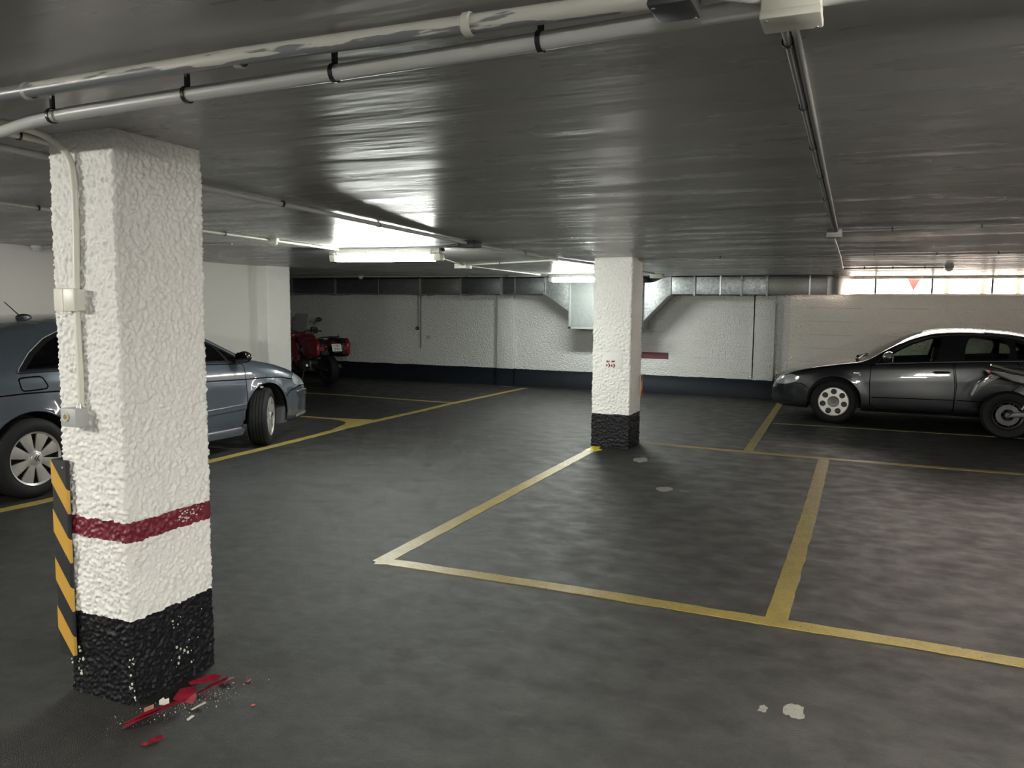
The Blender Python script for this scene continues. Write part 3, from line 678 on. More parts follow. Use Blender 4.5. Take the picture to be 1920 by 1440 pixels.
# ------------------------------------------------------------------ broken lamp bits at the foot of the near pillar
m_shard = mat('red_lamp_plastic', (.26, .012, .03), .14, coat=1, var=(30, .35))
m_clear = mat('clear_lamp_plastic', (.62, .60, .56), .12, coat=1)
def shard(label, pts, z, th_, m, tilt=(0, 0), bow=.0, group=None, name='plastic_shard', ribs=0):
    cx = sum(p[0] for p in pts) / len(pts); cy = sum(p[1] for p in pts) / len(pts)
    b = B(); b.slab([(p[0] - cx, p[1] - cy) for p in pts], 0, th_, plane='xy')
    bmesh.ops.subdivide_edges(b.bm, edges=b.bm.edges[:], cuts=2, use_grid_fill=True)
    for v in b.bm.verts: v.co.z += v.co.x * tilt[0] + v.co.y * tilt[1] + bow * (1 - (v.co.length / .12) ** 2)
    mn = min(v.co.z for v in b.bm.verts)
    for v in b.bm.verts: v.co.z -= mn
    o = b.done(name, m, None, ang=30); o.location = (cx, cy, z)
    return tag(o, label, 'plastic shard', group)
shard('longest dark red plastic shard on the floor by the near pillar', [(-2.575, 2.105), (-2.552, 2.108), (-2.50, 2.20), (-2.468, 2.33), (-2.482, 2.345), (-2.515, 2.285), (-2.552, 2.19)], 0, .003, m_shard, (.25, .02), .012)
shard('thin red sliver lying along the longest red shard', [(-2.595, 2.135), (-2.580, 2.13), (-2.535, 2.20), (-2.515, 2.265), (-2.53, 2.262), (-2.56, 2.21)], .004, .003, m_shard, (.3, .0), .01)
shard('broad red shard in the middle of the broken lamp pieces', [(-2.555, 2.345), (-2.572, 2.40), (-2.535, 2.445), (-2.48, 2.40), (-2.468, 2.365), (-2.515, 2.35)], 0, .003, m_shard, (-.2, .2), .015)
shard('red shard leaning against the foot of the near pillar', [(-2.60, 2.47), (-2.588, 2.47), (-2.53, 2.56), (-2.535, 2.60), (-2.56, 2.575)], 0, .003, m_shard, (-.6, .2), .01)
shard('narrow red shard at the right end of the broken pieces', [(-2.525, 2.43), (-2.50, 2.44), (-2.44, 2.53), (-2.452, 2.555), (-2.50, 2.485)], 0, .003, m_shard, (.2, .2), .008)
shard('short red shard beside the crumbs at the right end of the pieces', [(-2.50, 2.545), (-2.475, 2.55), (-2.455, 2.595), (-2.48, 2.60)], 0, .003, m_shard, (.3, .1), .006)
shard('ribbed red scrap lying apart, nearest the bottom edge of the photo', [(-2.415, 2.055), (-2.385, 2.055), (-2.355, 2.115), (-2.385, 2.125)], 0, .0025, m_shard, (.1, .1), .003)
shard('small pale clear shard standing by the pillar corner', [(-2.60, 2.315), (-2.588, 2.303), (-2.572, 2.312), (-2.562, 2.332), (-2.578, 2.346), (-2.586, 2.331), (-2.596, 2.335)], 0, .003, m_clear, (-.4, .3), .006)
shard('cream-tipped stub of lamp housing beside the longest red shard', [(-2.608, 2.245), (-2.598, 2.238), (-2.572, 2.262), (-2.582, 2.272)], 0, .012, mat('pink_lamp_plastic', (.50, .22, .17), .3, coat=.5), (.2, .2), .0)
shard('small clear shard lying right of the broad red shard', [(-2.445, 2.33), (-2.43, 2.325), (-2.405, 2.375), (-2.42, 2.385)], 0, .003, m_clear, (.3, .1), .006)
shard('tiny pink bit right of the broken pieces', [(-2.408, 2.612), (-2.398, 2.61), (-2.394, 2.630), (-2.405, 2.632)], 0, .004, mat('pink_bit', (.55, .10, .10), .3), (.2, .1), 0)
shard('tiny pink bit lying farthest from the pillar', [(-2.245, 2.455), (-2.228, 2.457), (-2.228, 2.467), (-2.243, 2.468)], 0, .003, mat('pink_bit', (.55, .10, .10), .3), (.2, .1), 0)
shard('white-tipped bit in front of the small clear shard', [(-2.395, 2.262), (-2.385, 2.262), (-2.385, 2.292), (-2.396, 2.29)], 0, .005, m_clear, (.1, .1), 0)
b = B(); rr = random.Random(3)
for i in range(420):
    t = rr.random(); cx = -2.60 + t * .22 + rr.gauss(0, .045) ; cy = 2.15 + t * .42 + rr.gauss(0, .05)
    if cx < -2.655 and cy > 2.24: continue
    s_ = .0012 + .0028 * rr.random() ** 3
    vs = [b.bm.verts.new((cx + s_ * rr.uniform(-1, 1), cy + s_ * rr.uniform(-1, 1), z)) for z in (.0, .0, .0)] + [b.bm.verts.new((cx, cy, s_ * 1.6))]
    for f in ((0, 1, 2), (0, 1, 3), (1, 2, 3), (2, 0, 3)): b.bm.faces.new([vs[q] for q in f])
o = tag(b.done('lamp_crumbs', mat('lamp_crumbs', (.62, .60, .58), .08, coat=1), None, ang=10), 'glittering crumbs of broken lamp strewn by the near pillar', 'crumbs'); o['kind'] = 'stuff'
# chips of white plaster showing through the black base of the near pillar
b = B(); rr = random.Random(11)
for i in range(60):
    if i < 14: px_, pz_, fy = -2.672 + rr.gauss(-.006, .012), rr.uniform(.02, .22), rr.choice((0, 1))
    elif i < 44: px_, pz_, fy = None, rr.uniform(.05, .30), 2
    else: px_, pz_, fy = rr.uniform(-3.03, -2.95), rr.uniform(.03, .2), 0
    s_ = .002 + .004 * rr.random() ** 2
    if fy == 0: c = (px_, 2.2505, pz_)
    elif fy == 1: c = (-2.6695, 2.252 + abs(rr.gauss(0, .01)), pz_)
    else: c = (-2.6695, rr.gauss(2.52, .07), pz_)
    b.ball(c, (s_, s_, s_ * 1.3), 6, 4)
for i in range(34):
    s_ = .0018 + .004 * rr.random() ** 2
    b.ball((-2.6655, rr.gauss(2.575, .035), rr.gauss(.735, .018)), (s_ * .5, s_ * rr.uniform(1, 2.2), s_), 6, 4)
b.done('paint_chips', mat('chip_white', (.60, .58, .52), .5), P1, world=True)['kind'] = 'stuff'
# ------------------------------------------------------------------ car building
def pchip(pts):
    pts = sorted(pts); x = np.array([p[0] for p in pts], float); y = np.array([p[1] for p in pts], float)
    h = np.diff(x); d = np.diff(y) / h; n = len(x); m = np.zeros(n)
    for i in range(1, n - 1):
        if d[i - 1] * d[i] > 0:
            w1, w2 = 2 * h[i] + h[i - 1], h[i] + 2 * h[i - 1]; m[i] = (w1 + w2) / (w1 / d[i - 1] + w2 / d[i])
    m[0], m[-1] = d[0], d[-1]
    def f(q):
        q = min(max(q, x[0]), x[-1]); i = min(max(int(np.searchsorted(x, q)) - 1, 0), n - 2)
        t = (q - x[i]) / h[i]
        return float(y[i] * (1 + 2 * t) * (1 - t) ** 2 + h[i] * m[i] * t * (1 - t) ** 2 + y[i + 1] * t * t * (3 - 2 * t) + h[i] * m[i + 1] * t * t * (t - 1))
    return f
def in_poly(px, pz, poly):
    c = False; j = len(poly) - 1
    for i in range(len(poly)):
        (xi, zi), (xj, zj) = poly[i], poly[j]
        if (zi > pz) != (zj > pz) and px < (xj - xi) * (pz - zi) / (zj - zi) + xi: c = not c
        j = i
    return c
def inset(poly, d):
    A = sum(poly[i][0] * poly[(i + 1) % len(poly)][1] - poly[(i + 1) % len(poly)][0] * poly[i][1] for i in range(len(poly)))
    s = 1 if A > 0 else -1; out = []; n = len(poly)
    for i in range(n):
        a, b, c = Vector(poly[i - 1]), Vector(poly[i]), Vector(poly[(i + 1) % n])
        e0 = (b - a).normalized(); e1 = (c - b).normalized()
        n0 = Vector((-e0.y, e0.x)) * s; n1 = Vector((-e1.y, e1.x)) * s
        k = (n0 + n1); k = k / max(.35, k.length_squared / 2) if k.length > 1e-6 else n0
        out.append(tuple(b + k * d / 1.0))
    return out
def smooth_poly(pts, n=4, closed=True, keep=()):
    """Chaikin-like corner rounding, keeping listed corners sharp"""
    out = []
    N = len(pts)
    for i in range(N):
        a, b, c = Vector(pts[i - 1]), Vector(pts[i]), Vector(pts[(i + 1) % N])
        if i in keep: out.append(tuple(b)); continue
        p0 = b + (a - b) * .25; p1 = b + (c - b) * .25
        for k in range(n):
            t = k / (n - 1); out.append(tuple(p0 * (1 - t) ** 2 + b * 2 * t * (1 - t) + p1 * t * t))
    return out
def strip_poly(path, w):
    P = [Vector(p) for p in path]; a = []; b = []
    for i, p in enumerate(P):
        t = (P[min(i + 1, len(P) - 1)] - P[max(i - 1, 0)]).normalized(); n = Vector((-t.y, t.x)) * w / 2
        a.append(tuple(p + n)); b.append(tuple(p - n))
    return a + b[::-1]
AX = {'side': (0, 2), 'plan': (0, 1), 'front': (1, 2)}
class Body:
    def __init__(s, ztop, zbelt, zbot, wside, wroof, arches, xs, arch_r, crown=.05):
        s.ztop, s.zbelt, s.zbot, s.wside, s.wroof = map(pchip, (ztop, zbelt, zbot, wside, wroof))
        s.arches, s.arch_r = arches, arch_r
        bm = s.bm = bmesh.new(); s.pid = bm.faces.layers.int.new('pid'); rows = []
        low = pchip([(0, .90), (.06, .955), (.2, .985), (.4, 1.0), (.62, 1.0), (.85, .985), (.95, .97), (1, .95)])
        for x in xs:
            zt, zb_, zl = s.ztop(x), s.zbelt(x), s.zbot(x); ws = s.wside(x); zb2 = min(zb_, zt - .01); pts = []
            for t in (0, .35, .7, .93): pts.append((t * ws * .93, zl))
            for k in range(17):
                t = k / 16; z = zl + .012 + (zb2 - zl - .012) * t
                pts.append((ws * low(t), z))
            wb2 = ws * .95; cr = min(crown, .5 * (zt - zb2)); ze = zt - cr; we = min(s.wroof(x), wb2 - .004)
            hgt = min(1, (ze - zb2) / .4)
            for k in range(1, 12):
                u = k / 11; pts.append((wb2 + (we - wb2) * u + .035 * 4 * u * (1 - u) * hgt, zb2 + (ze - zb2) * u))
            for k in range(1, 9):
                r = k / 8; r2 = 1 - (1 - r) ** 1.3
                pts.append((we * (1 - r2), ze + cr * (1 - (1 - r2) ** 2.3)))
            full = [(-w, z) for w, z in pts[::-1][1:]][::-1]
            ring = [(w, z) for w, z in pts] + [(-w, z) for w, z in pts[::-1][1:-1]]
            rows.append([bm.verts.new((x, w, z)) for w, z in ring])
        n = len(rows[0])
        for i in range(len(rows) - 1):
            for k in range(n): bm.faces.new((rows[i][k], rows[i][(k + 1) % n], rows[i + 1][(k + 1) % n], rows[i + 1][k]))
        bm.faces.new(rows[0]); bm.faces.new(rows[-1][::-1])
        bmesh.ops.recalc_face_normals(bm, faces=bm.faces[:])
        # flared wheel-arch lips
        for ax, az in arches:
            for v in bm.verts:
                r = math.hypot(v.co.x - ax, v.co.z - az)
                if abs(v.co.y) > .6 and r < arch_r + .12:
                    v.co.y += math.copysign(.014 * math.exp(-((r - arch_r) / .05) ** 2), v.co.y)
    def cut(s, poly, ax='side', test=None):
        i0, i1 = AX[ax]; k = 3 - i0 - i1; n = len(poly); bm = s.bm
        for i in range(n):
            p, q = poly[i], poly[(i + 1) % n]
            if abs(p[0] - q[0]) + abs(p[1] - q[1]) < 1e-6: continue
            mg = .004
            a0, a1 = min(p[0], q[0]) - mg, max(p[0], q[0]) + mg; b0, b1 = min(p[1], q[1]) - mg, max(p[1], q[1]) + mg
            fs = []
            for f in bm.faces:
                if test and not test(f): continue
                u = [v.co[i0] for v in f.verts]; w = [v.co[i1] for v in f.verts]
                if max(u) < a0 or min(u) > a1 or max(w) < b0 or min(w) > b1: continue
                fs.append(f)
            if not fs: continue
            co = Vector((0, 0, 0)); co[i0], co[i1] = p
            no = Vector((0, 0, 0)); no[i0] = q[1] - p[1]; no[i1] = -(q[0] - p[0])
            geom = list({e for f in fs for e in f.edges} | {v for f in fs for v in f.verts}) + fs
            bmesh.ops.bisect_plane(bm, geom=geom, dist=1e-5, plane_co=co, plane_no=no)
    def mark(s, poly, pid, ax='side', test=None, only=None):
        i0, i1 = AX[ax]
        u0, u1 = min(p[0] for p in poly), max(p[0] for p in poly); w0, w1 = min(p[1] for p in poly), max(p[1] for p in poly)
        for f in s.bm.faces:
            if test and not test(f): continue
            c = f.calc_center_median()
            if not (u0 <= c[i0] <= u1 and w0 <= c[i1] <= w1): continue
            if only is not None and f[s.pid] not in only: continue
            if in_poly(c[i0], c[i1], poly): f[s.pid] = pid
    def region(s, poly, pid, ax='side', test=None, only=None):
        s.cut(poly, ax, test); s.mark(poly, pid, ax, test, only)
    def extract(s, name, pid, m, parent, side=0, raise_=0.0, thick=0.0, lip=None, ang=35):
        """faces of a pid (on one side) as an object of their own"""
        pids = pid if isinstance(pid, tuple) else (pid,)
        fs = [f for f in s.bm.faces if f[s.pid] in pids and (side == 0 or f.calc_center_median().y * side > 0)]
        if not fs: return None
        vm = {}; vs = []; out = []
        nrm = {}
        for f in fs:
            f.normal_update()
            for v in f.verts: nrm[v] = nrm.get(v, Vector()) + f.normal
        for f in fs:
            idx = []
            for v in f.verts:
                if v not in vm:
                    vm[v] = len(vs); vs.append(v.co + nrm[v].normalized() * raise_)
                idx.append(vm[v])
            out.append(idx)
        if thick:
            base = len(vs); inv = {i: v for v, i in vm.items()}
            vs += [vs[i] - nrm[inv[i]].normalized() * thick for i in range(base)]
            ed = {}
            for f in out:
                for a, b in zip(f, f[1:] + f[:1]): ed[(a, b)] = 1
            rim = [(a, b) for (a, b) in ed if (b, a) not in ed]
            out += [(b, a, a + base, b + base) for a, b in rim]
            out += [[i + base for i in f[::-1]] for f in out[:len(fs)]]
        me = bpy.data.meshes.new(name); me.from_pydata([tuple(v) for v in vs], [], [tuple(f) for f in out])
        for mm in (m if isinstance(m, (list, tuple)) else [m]): me.materials.append(mm)
        if len(pids) > 1: me.polygons.foreach_set('material_index', [pids.index(f[s.pid]) for f in fs] + [0] * (len(out) - len(fs)))
        me.polygons.foreach_set('use_smooth', [True] * len(me.polygons)); me.set_sharp_from_angle(angle=math.radians(ang))
        return link(name, me, parent)
def side_test(f):
    c = f.calc_center_median(); return abs(c.y) > .40
def arch_poly(ax, az, r, n=30, low=0.0):
    pts = [(ax + r * math.cos(a), az + r * math.sin(a)) for a in [PI * k / n for k in range(n + 1)]]
    return pts + [(ax - r, low), (ax + r, low)]
def car_wheel(parent, loc, rz, R, w, rr, kind, m_cover, cap=None):
    """outer face towards local +y"""
    h = w / 2
    b = B()
    prof = [(rr, -h + .01), (rr + .012, -h), (R - .05, -h - .004), (R - .018, -h + .008), (R - .004, -h + .03)]
    n = 4
    for k in range(n):                                    # tread ribs and grooves
        a = -h + .035 + (w - .07) * k / n; c = -h + .035 + (w - .07) * (k + 1) / n
        prof += [(R, a), (R, c - .009), (R - .009, c - .008), (R - .009, c - .001)]
    prof += [(R - .004, h - .03), (R - .018, h - .008), (R - .05, h + .004), (rr + .012, h), (rr, h - .01)]
    b.lathe(prof, (0, 0, 0), 'y', 64, close=False)
    tyre = b.done('wheel', M_RUBBER, parent, ang=50); tyre.location = loc; tyre.rotation_euler = (0, 0, rz)
    b = B(); b.lathe([(0, h - .075), (.06, h - .075), (rr - .03, h - .07), (rr - .012, h - .01), (rr + .004, h - .002), (rr + .004, -h + .004), (rr - .02, -h + .02), (rr - .03, 0), (rr - .04, h - .11), (0, h - .11)], (0, 0, 0), 'y', 48, close=False)
    b.done('rim', mat('black_rim', (.012, .012, .013), .5), tyre)
    b = B()
    if kind == 'spokes8':
        b.lathe([(rr - .014, h - .022), (rr + .004, h - .004), (rr + .004, h + .002), (rr - .012, h - .010)], (0, 0, 0), 'y', 56)
        b.lathe([(0, h + .000), (.045, h + .000), (.062, h - .008), (.070, h - .020), (0, h - .024)], (0, 0, 0), 'y', 32, close=False)
        for k in range(8):
            a = 2 * PI * k / 8 + PI / 8; ca, sa = math.cos(a), math.sin(a)
            pf = [(.052, .026, h - .010), (.085, .027, h - .010), (.130, .038, h - .010), (rr - .010, .054, h - .012)]
            top = []; bot = []
            for (r, hw, y) in pf:
                top.append([b.bm.verts.new((r * ca - t * hw * sa, y + (.004 if t == 0 else 0), r * sa + t * hw * ca)) for t in (-1, 0, 1)])
                bot.append([b.bm.verts.new((r * ca - t * hw * sa, y - .018, r * sa + t * hw * ca)) for t in (-1, 1)])
            for i in range(3):
                for j in range(2): b.bm.faces.new((top[i][j], top[i][j + 1], top[i + 1][j + 1], top[i + 1][j]))
                b.bm.faces.new((top[i][0], top[i + 1][0], bot[i + 1][0], bot[i][0])); b.bm.faces.new((top[i][2], bot[i][1], bot[i + 1][1], top[i + 1][2]))
        b.done('wheel_cover', m_cover, tyre, ang=30)
        b = B(); b.lathe([(0, h + .005), (.038, h + .005), (.044, h + .001), (.044, h - .004), (0, h - .004)], (0, 0, 0), 'y', 28, close=False); b.done('hub_cap', mat('hub_cap_silver', (.48, .47, .45), .35, metal=.6), tyre)
        b = B()
        for dz in (-.013, .008):                          # double chevron lying on its side as the wheel stopped
            b.slab([(-a_, c_) for a_, c_ in ((dz - .008, 0), (dz + .012, .024), (dz + .020, .024), (dz + .003, 0), (dz + .020, -.024), (dz + .012, -.024))], h + .004, h + .0075)
        b.done('emblem', mat('emblem_dark', (.04, .04, .045), .4), tyre)
    elif kind == 'holes7':
        bm = b.bm; loops = []
        def loop(cx, cz, r, n, y):
            vs = [bm.verts.new((cx + r * math.cos(2 * PI * k / n), y, cz + r * math.sin(2 * PI * k / n))) for k in range(n)]
            return [bm.edges.new((vs[k], vs[(k + 1) % n])) for k in range(n)]
        es = loop(0, 0, rr + .002, 56, h - .006) + loop(0, 0, .080, 28, h - .006)
        for k in range(7):
            a = 2 * PI * k / 7 + PI / 2; es += loop(.146 * math.cos(a), .146 * math.sin(a), .041, 18, h - .006)
        bmesh.ops.triangle_fill(bm, edges=es, use_beauty=True, use_dissolve=False)
        ex = bmesh.ops.extrude_face_region(bm, geom=bm.faces[:])
        for v in [g for g in ex['geom'] if isinstance(g, bmesh.types.BMVert)]: v.co.y -= .03
        b.lathe([(rr - .006, h - .006), (rr + .006, h + .001), (rr + .008, h - .010)], (0, 0, 0), 'y', 56)
        b.done('wheel_cover', m_cover, tyre, ang=30)
        b = B(); b.lathe([(.080, h - .006), (.076, h - .018), (.050, h - .026), (0, h - .026)], (0, 0, 0), 'y', 28, close=False)
        for k in range(5):
            a = 2 * PI * k / 5 + .3; b.cyl((.046 * math.cos(a), h - .027, .046 * math.sin(a)), (.046 * math.cos(a), h - .014, .046 * math.sin(a)), .010, 8)
        b.done('hub_cap', mat('wheel_hub_grey', (.16, .16, .155), .45, metal=.5), tyre)
        b = B(); b.lathe([(0, h - .010), (.026, h - .010), (.030, h - .026), (0, h - .03)], (0, 0, 0), 'y', 20, close=False); b.done('hub_centre', mat('hub_centre_grey', (.10, .10, .105), .4), tyre)
    return tyre
def wheel_well(parent, ax, az, r, side, m):
    b = B()
    y1 = .80 * side; y0 = .50 * side
    b.lathe([(r + .012, y0), (r + .012, y1), (r + .016, y1), (r + .016, y0)], (ax, 0, az), 'y', 24, a0=-.15, a1=PI + .15)
    b.slab([(ax + (r + .012) * math.cos(a), az + (r + .012) * math.sin(a)) for a in [-.3 + (PI + .6) * k / 20 for k in range(21)]], y0 - .002 * side, y0 + .002 * side)
    b.done('wheel_well', m, parent, ang=60)
def seats(parent, xf, xr, y, z, back=.52):
    for i, (x, yy) in enumerate(((xf, y), (xf, -y))):
        b = B(); b.box(x - .05, x + .45, yy - .24, yy + .24, z, z + .16, .04)
        b.slab([(x - .08, z + .10), (x + .06, z + .10), (x - .10, z + .10 + back), (x - .20, z + .08 + back)], yy - .23, yy + .23, .03)
        b.slab([(x - .17, z + .12 + back), (x - .09, z + .12 + back), (x - .11, z + .27 + back), (x - .18, z + .26 + back)], yy - .12, yy + .12, .02); b.done('seat', M_DARKIN, parent)
    b = B(); b.box(xr - .05, xr + .45, -.62, .62, z, z + .17, .04); b.slab([(xr - .08, z + .10), (xr + .06, z + .10), (xr - .12, z + .10 + back), (xr - .22, z + .08 + back)], -.62, .62, .03); b.done('rear_bench', M_DARKIN, parent)
def mirror(parent, c, side, m_case, top=None, sc=1.0):
    b = B(); x, y, z = c
    b.ball((0, 0, 0), (.075 * sc, .10 * sc, .068 * sc), 18, 12)
    for v in b.bm.verts:
        if v.co.x < -.035 * sc: v.co.x = -.035 * sc + (v.co.x + .035 * sc) * .1
        v.co.z *= 1 - .25 * (v.co.y * side < 0) * abs(v.co.y) / (.1 * sc)
    b.tube([(-.0, -.06 * side, -.03), (.01, -.16 * side, -.055)], .022, 10)
    b.xf(Matrix.Translation(c)); o = b.done('door_mirror', m_case, parent, ang=60)
    b = B(); b.slab([(-.085 * sc, -.045 * sc), (.085 * sc, -.05 * sc), (.09 * sc, .03 * sc), (.05 * sc, .052 * sc), (-.06 * sc, .045 * sc)], -.039 * sc, -.035 * sc, plane='yz'); b.xf(Matrix.Translation(c)); b.done('mirror_glass', mat('mirror_glass', (.6, .62, .64), .03, metal=1), o)
    if top:
        b = B(); b.ball((0, 0, 0), (.078 * sc, .103 * sc, .071 * sc), 18, 12)
        bmesh.ops.bisect_plane(b.bm, geom=b.bm.verts[:] + b.bm.edges[:] + b.bm.faces[:], plane_co=(0, 0, .012), plane_no=(0, 0, 1), clear_inner=True)
        for v in b.bm.verts:
            if v.co.x < -.035 * sc: v.co.x = -.035 * sc
        b.xf(Matrix.Translation(c)); b.done('mirror_cap', top, o, ang=60)
    return o
def on_side(body, x, z, side):
    """half width of the body at (x, z), from the mesh itself"""
    best = 0
    for v in body.bm.verts:
        if v.co.y * side > 0 and abs(v.co.x - x) < .05 and abs(v.co.z - z) < .04: best = max(best, abs(v.co.y))
    return best or body.wside(x)

# ---------------- dark grey saloon on the right, seen from its left side
def build_saloon():
    m_p = mat('dark_grey_car_paint', (.013, .015, .019), .30, metal=.35, coat=1, spec=.5)
    t = thing('car', 'dark grey saloon car parked along the back wall on the right', 'car', (-.372, 13.285, 0), PI)
    xs = list(np.linspace(-3.66, -3.56, 5)) + list(np.linspace(-3.52, .62, 96)) + list(np.linspace(.65, .90, 16))
    AR = [(0, .315), (-2.65, .315)]; R_A = .365
    bd = Body(
        ztop=[(-3.66, .62), (-3.63, .88), (-3.55, .965), (-3.3, .995), (-3.08, 1.03), (-2.85, 1.14), (-2.45, 1.315), (-2.13, 1.367), (-1.65, 1.392), (-1.3, 1.372), (-1.08, 1.318), (-.96, 1.275), (-.68, 1.13), (-.45, .985), (-.30, .915), (-.1, .878), (.29, .815), (.60, .735), (.74, .672), (.82, .61), (.87, .53), (.90, .44)],
        zbelt=[(-3.66, .55), (-3.6, .78), (-3.5, .90), (-3.0, .965), (-2.3, .972), (-1.5, .93), (-.5, .873), (-.1, .83), (.29, .765), (.60, .69), (.74, .63), (.82, .57), (.87, .50), (.90, .41)],
        zbot=[(-3.66, .36), (-3.4, .24), (-3.0, .20), (.45, .19), (.70, .20), (.85, .235), (.90, .28)],
        wside=[(-3.66, .56), (-3.6, .68), (-3.45, .775), (-3.1, .835), (-2.6, .866), (-1.4, .892), (-.3, .872), (.2, .855), (.5, .815), (.68, .745), (.78, .67), (.85, .58), (.90, .47)],
        wroof=[(-3.66, .5), (-3.3, .72), (-3.08, .70), (-2.85, .62), (-2.45, .57), (-2.0, .585), (-1.3, .60), (-1.08, .615), (-.7, .675), (-.45, .735), (-.3, .775), (-.1, .79), (.29, .765), (.6, .66), (.8, .52), (.9, .40)],
        arches=AR, xs=xs, arch_r=R_A)
    # wheel openings
    for ax, az in AR:
        p = arch_poly(ax, az, R_A); bd.cut(p, 'side', side_test); bd.mark(p, 99, 'side', side_test)
    # glass house: black surround, then panes
    dlo = [(-.53, .882), (-.62, .97), (-.78, 1.085), (-.98, 1.195), (-1.2, 1.272), (-1.45, 1.305), (-1.8, 1.315), (-2.12, 1.300), (-2.38, 1.250), (-2.60, 1.165), (-2.78, 1.06), (-2.84, .985), (-2.3, .985), (-1.5, .945), (-1.0, .915)]
    bd.region(dlo, 10, 'side', side_test)
    gl = [[(-.63, .907), (-.80, 1.055), (-1.0, 1.165), (-1.2, 1.238), (-1.36, 1.262), (-1.29, .945)],
          [(-1.63, .968), (-1.645, 1.15), (-1.69, 1.268), (-1.85, 1.274), (-2.10, 1.258), (-2.17, 1.13), (-2.14, .998)],
          [(-2.23, 1.235), (-2.42, 1.16), (-2.50, 1.07), (-2.42, 1.0), (-2.25, 1.0)]]
    gl[0] = smooth_poly(gl[0], 3, keep=(0, 4, 5)); gl[1] = smooth_poly(gl[1], 3, keep=(0, 6)); 
    for g in gl: bd.region(g, 11, 'side', side_test)
    # windscreen and rear screen
    up = lambda f: f.normal.z > .15 and f.calc_center_median().z > .86
    ws = [(-.33, -.70), (-.27, -.4), (-.25, 0), (-.27, .4), (-.33, .70), (-.62, .655), (-1.08, .555), (-1.13, .3), (-1.15, 0), (-1.13, -.3), (-1.08, -.555), (-.62, -.655)]
    bd.region(ws, 12, 'plan', up, only=(0, 10))
    rs_ = [(-2.45, -.50), (-2.40, 0), (-2.45, .50), (-3.02, .60), (-3.06, 0), (-3.02, -.60)]
    bd.region(rs_, 13, 'plan', up, only=(0, 10))
    # doors: gap ring, then panel
    d1 = [(-.47, .868), (-1.50, .935), (-1.535, .62), (-1.53, .30), (-1.50, .235), (-.55, .235), (-.475, .30), (-.46, .62)]
    d2 = [(-1.508, .935), (-2.10, .968), (-2.25, .965), (-2.34, .80), (-2.28, .65), (-2.14, .50), (-2.02, .40), (-1.95, .26), (-1.92, .235), (-1.52, .235), (-1.545, .62)]
    for i, d in enumerate((d1, d2)):
        bd.region(d, 20, 'side', side_test, only=(0,)); bd.region(inset(d, .010), 21 + i, 'side', side_test, only=(20,))
    bd.region(strip_poly([(-.50, .405), (-1.0, .415), (-1.52, .42)], .012), 20, 'side', side_test, only=(21,))
    bd.region(strip_poly([(-1.56, .42), (-1.95, .415)], .012), 20, 'side', side_test, only=(22,))
    # bonnet shut line, bumper line
    bd.region(strip_poly([(-.36, .868), (-.1, .842), (.29, .778), (.55, .712), (.70, .655)], .011), 20, 'side', side_test, only=(0,))
    bd.region(strip_poly([(.335, .47), (.42, .545), (.55, .565)], .011), 20, 'side', side_test, only=(0,))
    # headlight and blinker, front grille, lower intake
    hl = smooth_poly([(.47, .655), (.60, .688), (.74, .645), (.835, .59), (.82, .525), (.66, .535), (.52, .585)], 3)
    bd.region(hl, 30, 'side', lambda f: abs(f.calc_center_median().y) > .36 and f.normal.z < .8, only=(0, 20))
    fr = lambda f: f.calc_center_median().x > .70 and f.normal.x > .2
    bd.region([(-.30, .43), (.30, .43), (.33, .60), (.30, .645), (-.30, .645), (-.33, .60)], 31, 'front', fr, only=(0, 20))
    bd.region([(-.62, .25), (-.40, .25), (-.36, .36), (-.62, .36)], 32, 'front', fr, only=(0,)); bd.region([(.62, .25), (.40, .25), (.36, .36), (.62, .36)], 32, 'front', fr, only=(0,))
    bd.region([(.60, .30), (.76, .29), (.80, .35), (.62, .37)], 32, 'side', side_test, only=(0,))
    # tail lights
    bd.region([(-3.66, .64), (-3.45, .66), (-3.32, .82), (-3.66, .84)], 33, 'side', side_test, only=(0,))
    body = bd.extract('body', (0, 20), (m_p, mat('gap_black_crease_shade', (.004, .004, .004), .9, spec=.0)), t)
    for sd in (1, -1):
        bd.extract('window_surround', 10, mat('black_gloss_trim', (.008, .008, .009), .12, coat=.6), t, sd)
        bd.extract('side_window', 11, M_GLASS, t, sd)
        bd.extract('front_door', 21, m_p, t, sd); bd.extract('rear_door', 22, m_p, t, sd)
        bd.extract('headlight', 30, M_LENS, t, sd, raise_=.002); bd.extract('fog_light_grille', 32, M_BLACK, t, sd); bd.extract('tail_light', 33, mat('tail_red', (.25, .01, .012), .12, coat=1), t, sd)
    g = bd.extract('radiator_grille', 31, M_BLACK, t, raise_=.004)
    bd.extract('windscreen', 12, M_GLASS, t); bd.extract('rear_screen', 13, M_GLASS, t)
    # four interlinked rings on the grille and its chrome frame
    xg = .862
    b = B()
    for k in range(4):
        cy = -.096 + .064 * k
        b.tube([(xg + .026, cy + .040 * math.cos(a), .585 + .040 * math.sin(a)) for a in [2 * PI * q / 20 for q in range(20)]], .006, 6, loop=True)
    b.done('emblem', M_CHROME, g)
    for k in range(6):
        z = .455 + .028 * k; xx = .905 - max(0, z - .44) * .28
        b = B(); b.box(xx - .03, xx + .006, -.29, .29, z - .004, z + .004, .001); b.done('grille_bar', mat('dark_chrome', (.2, .2, .2), .25, metal=1), g)
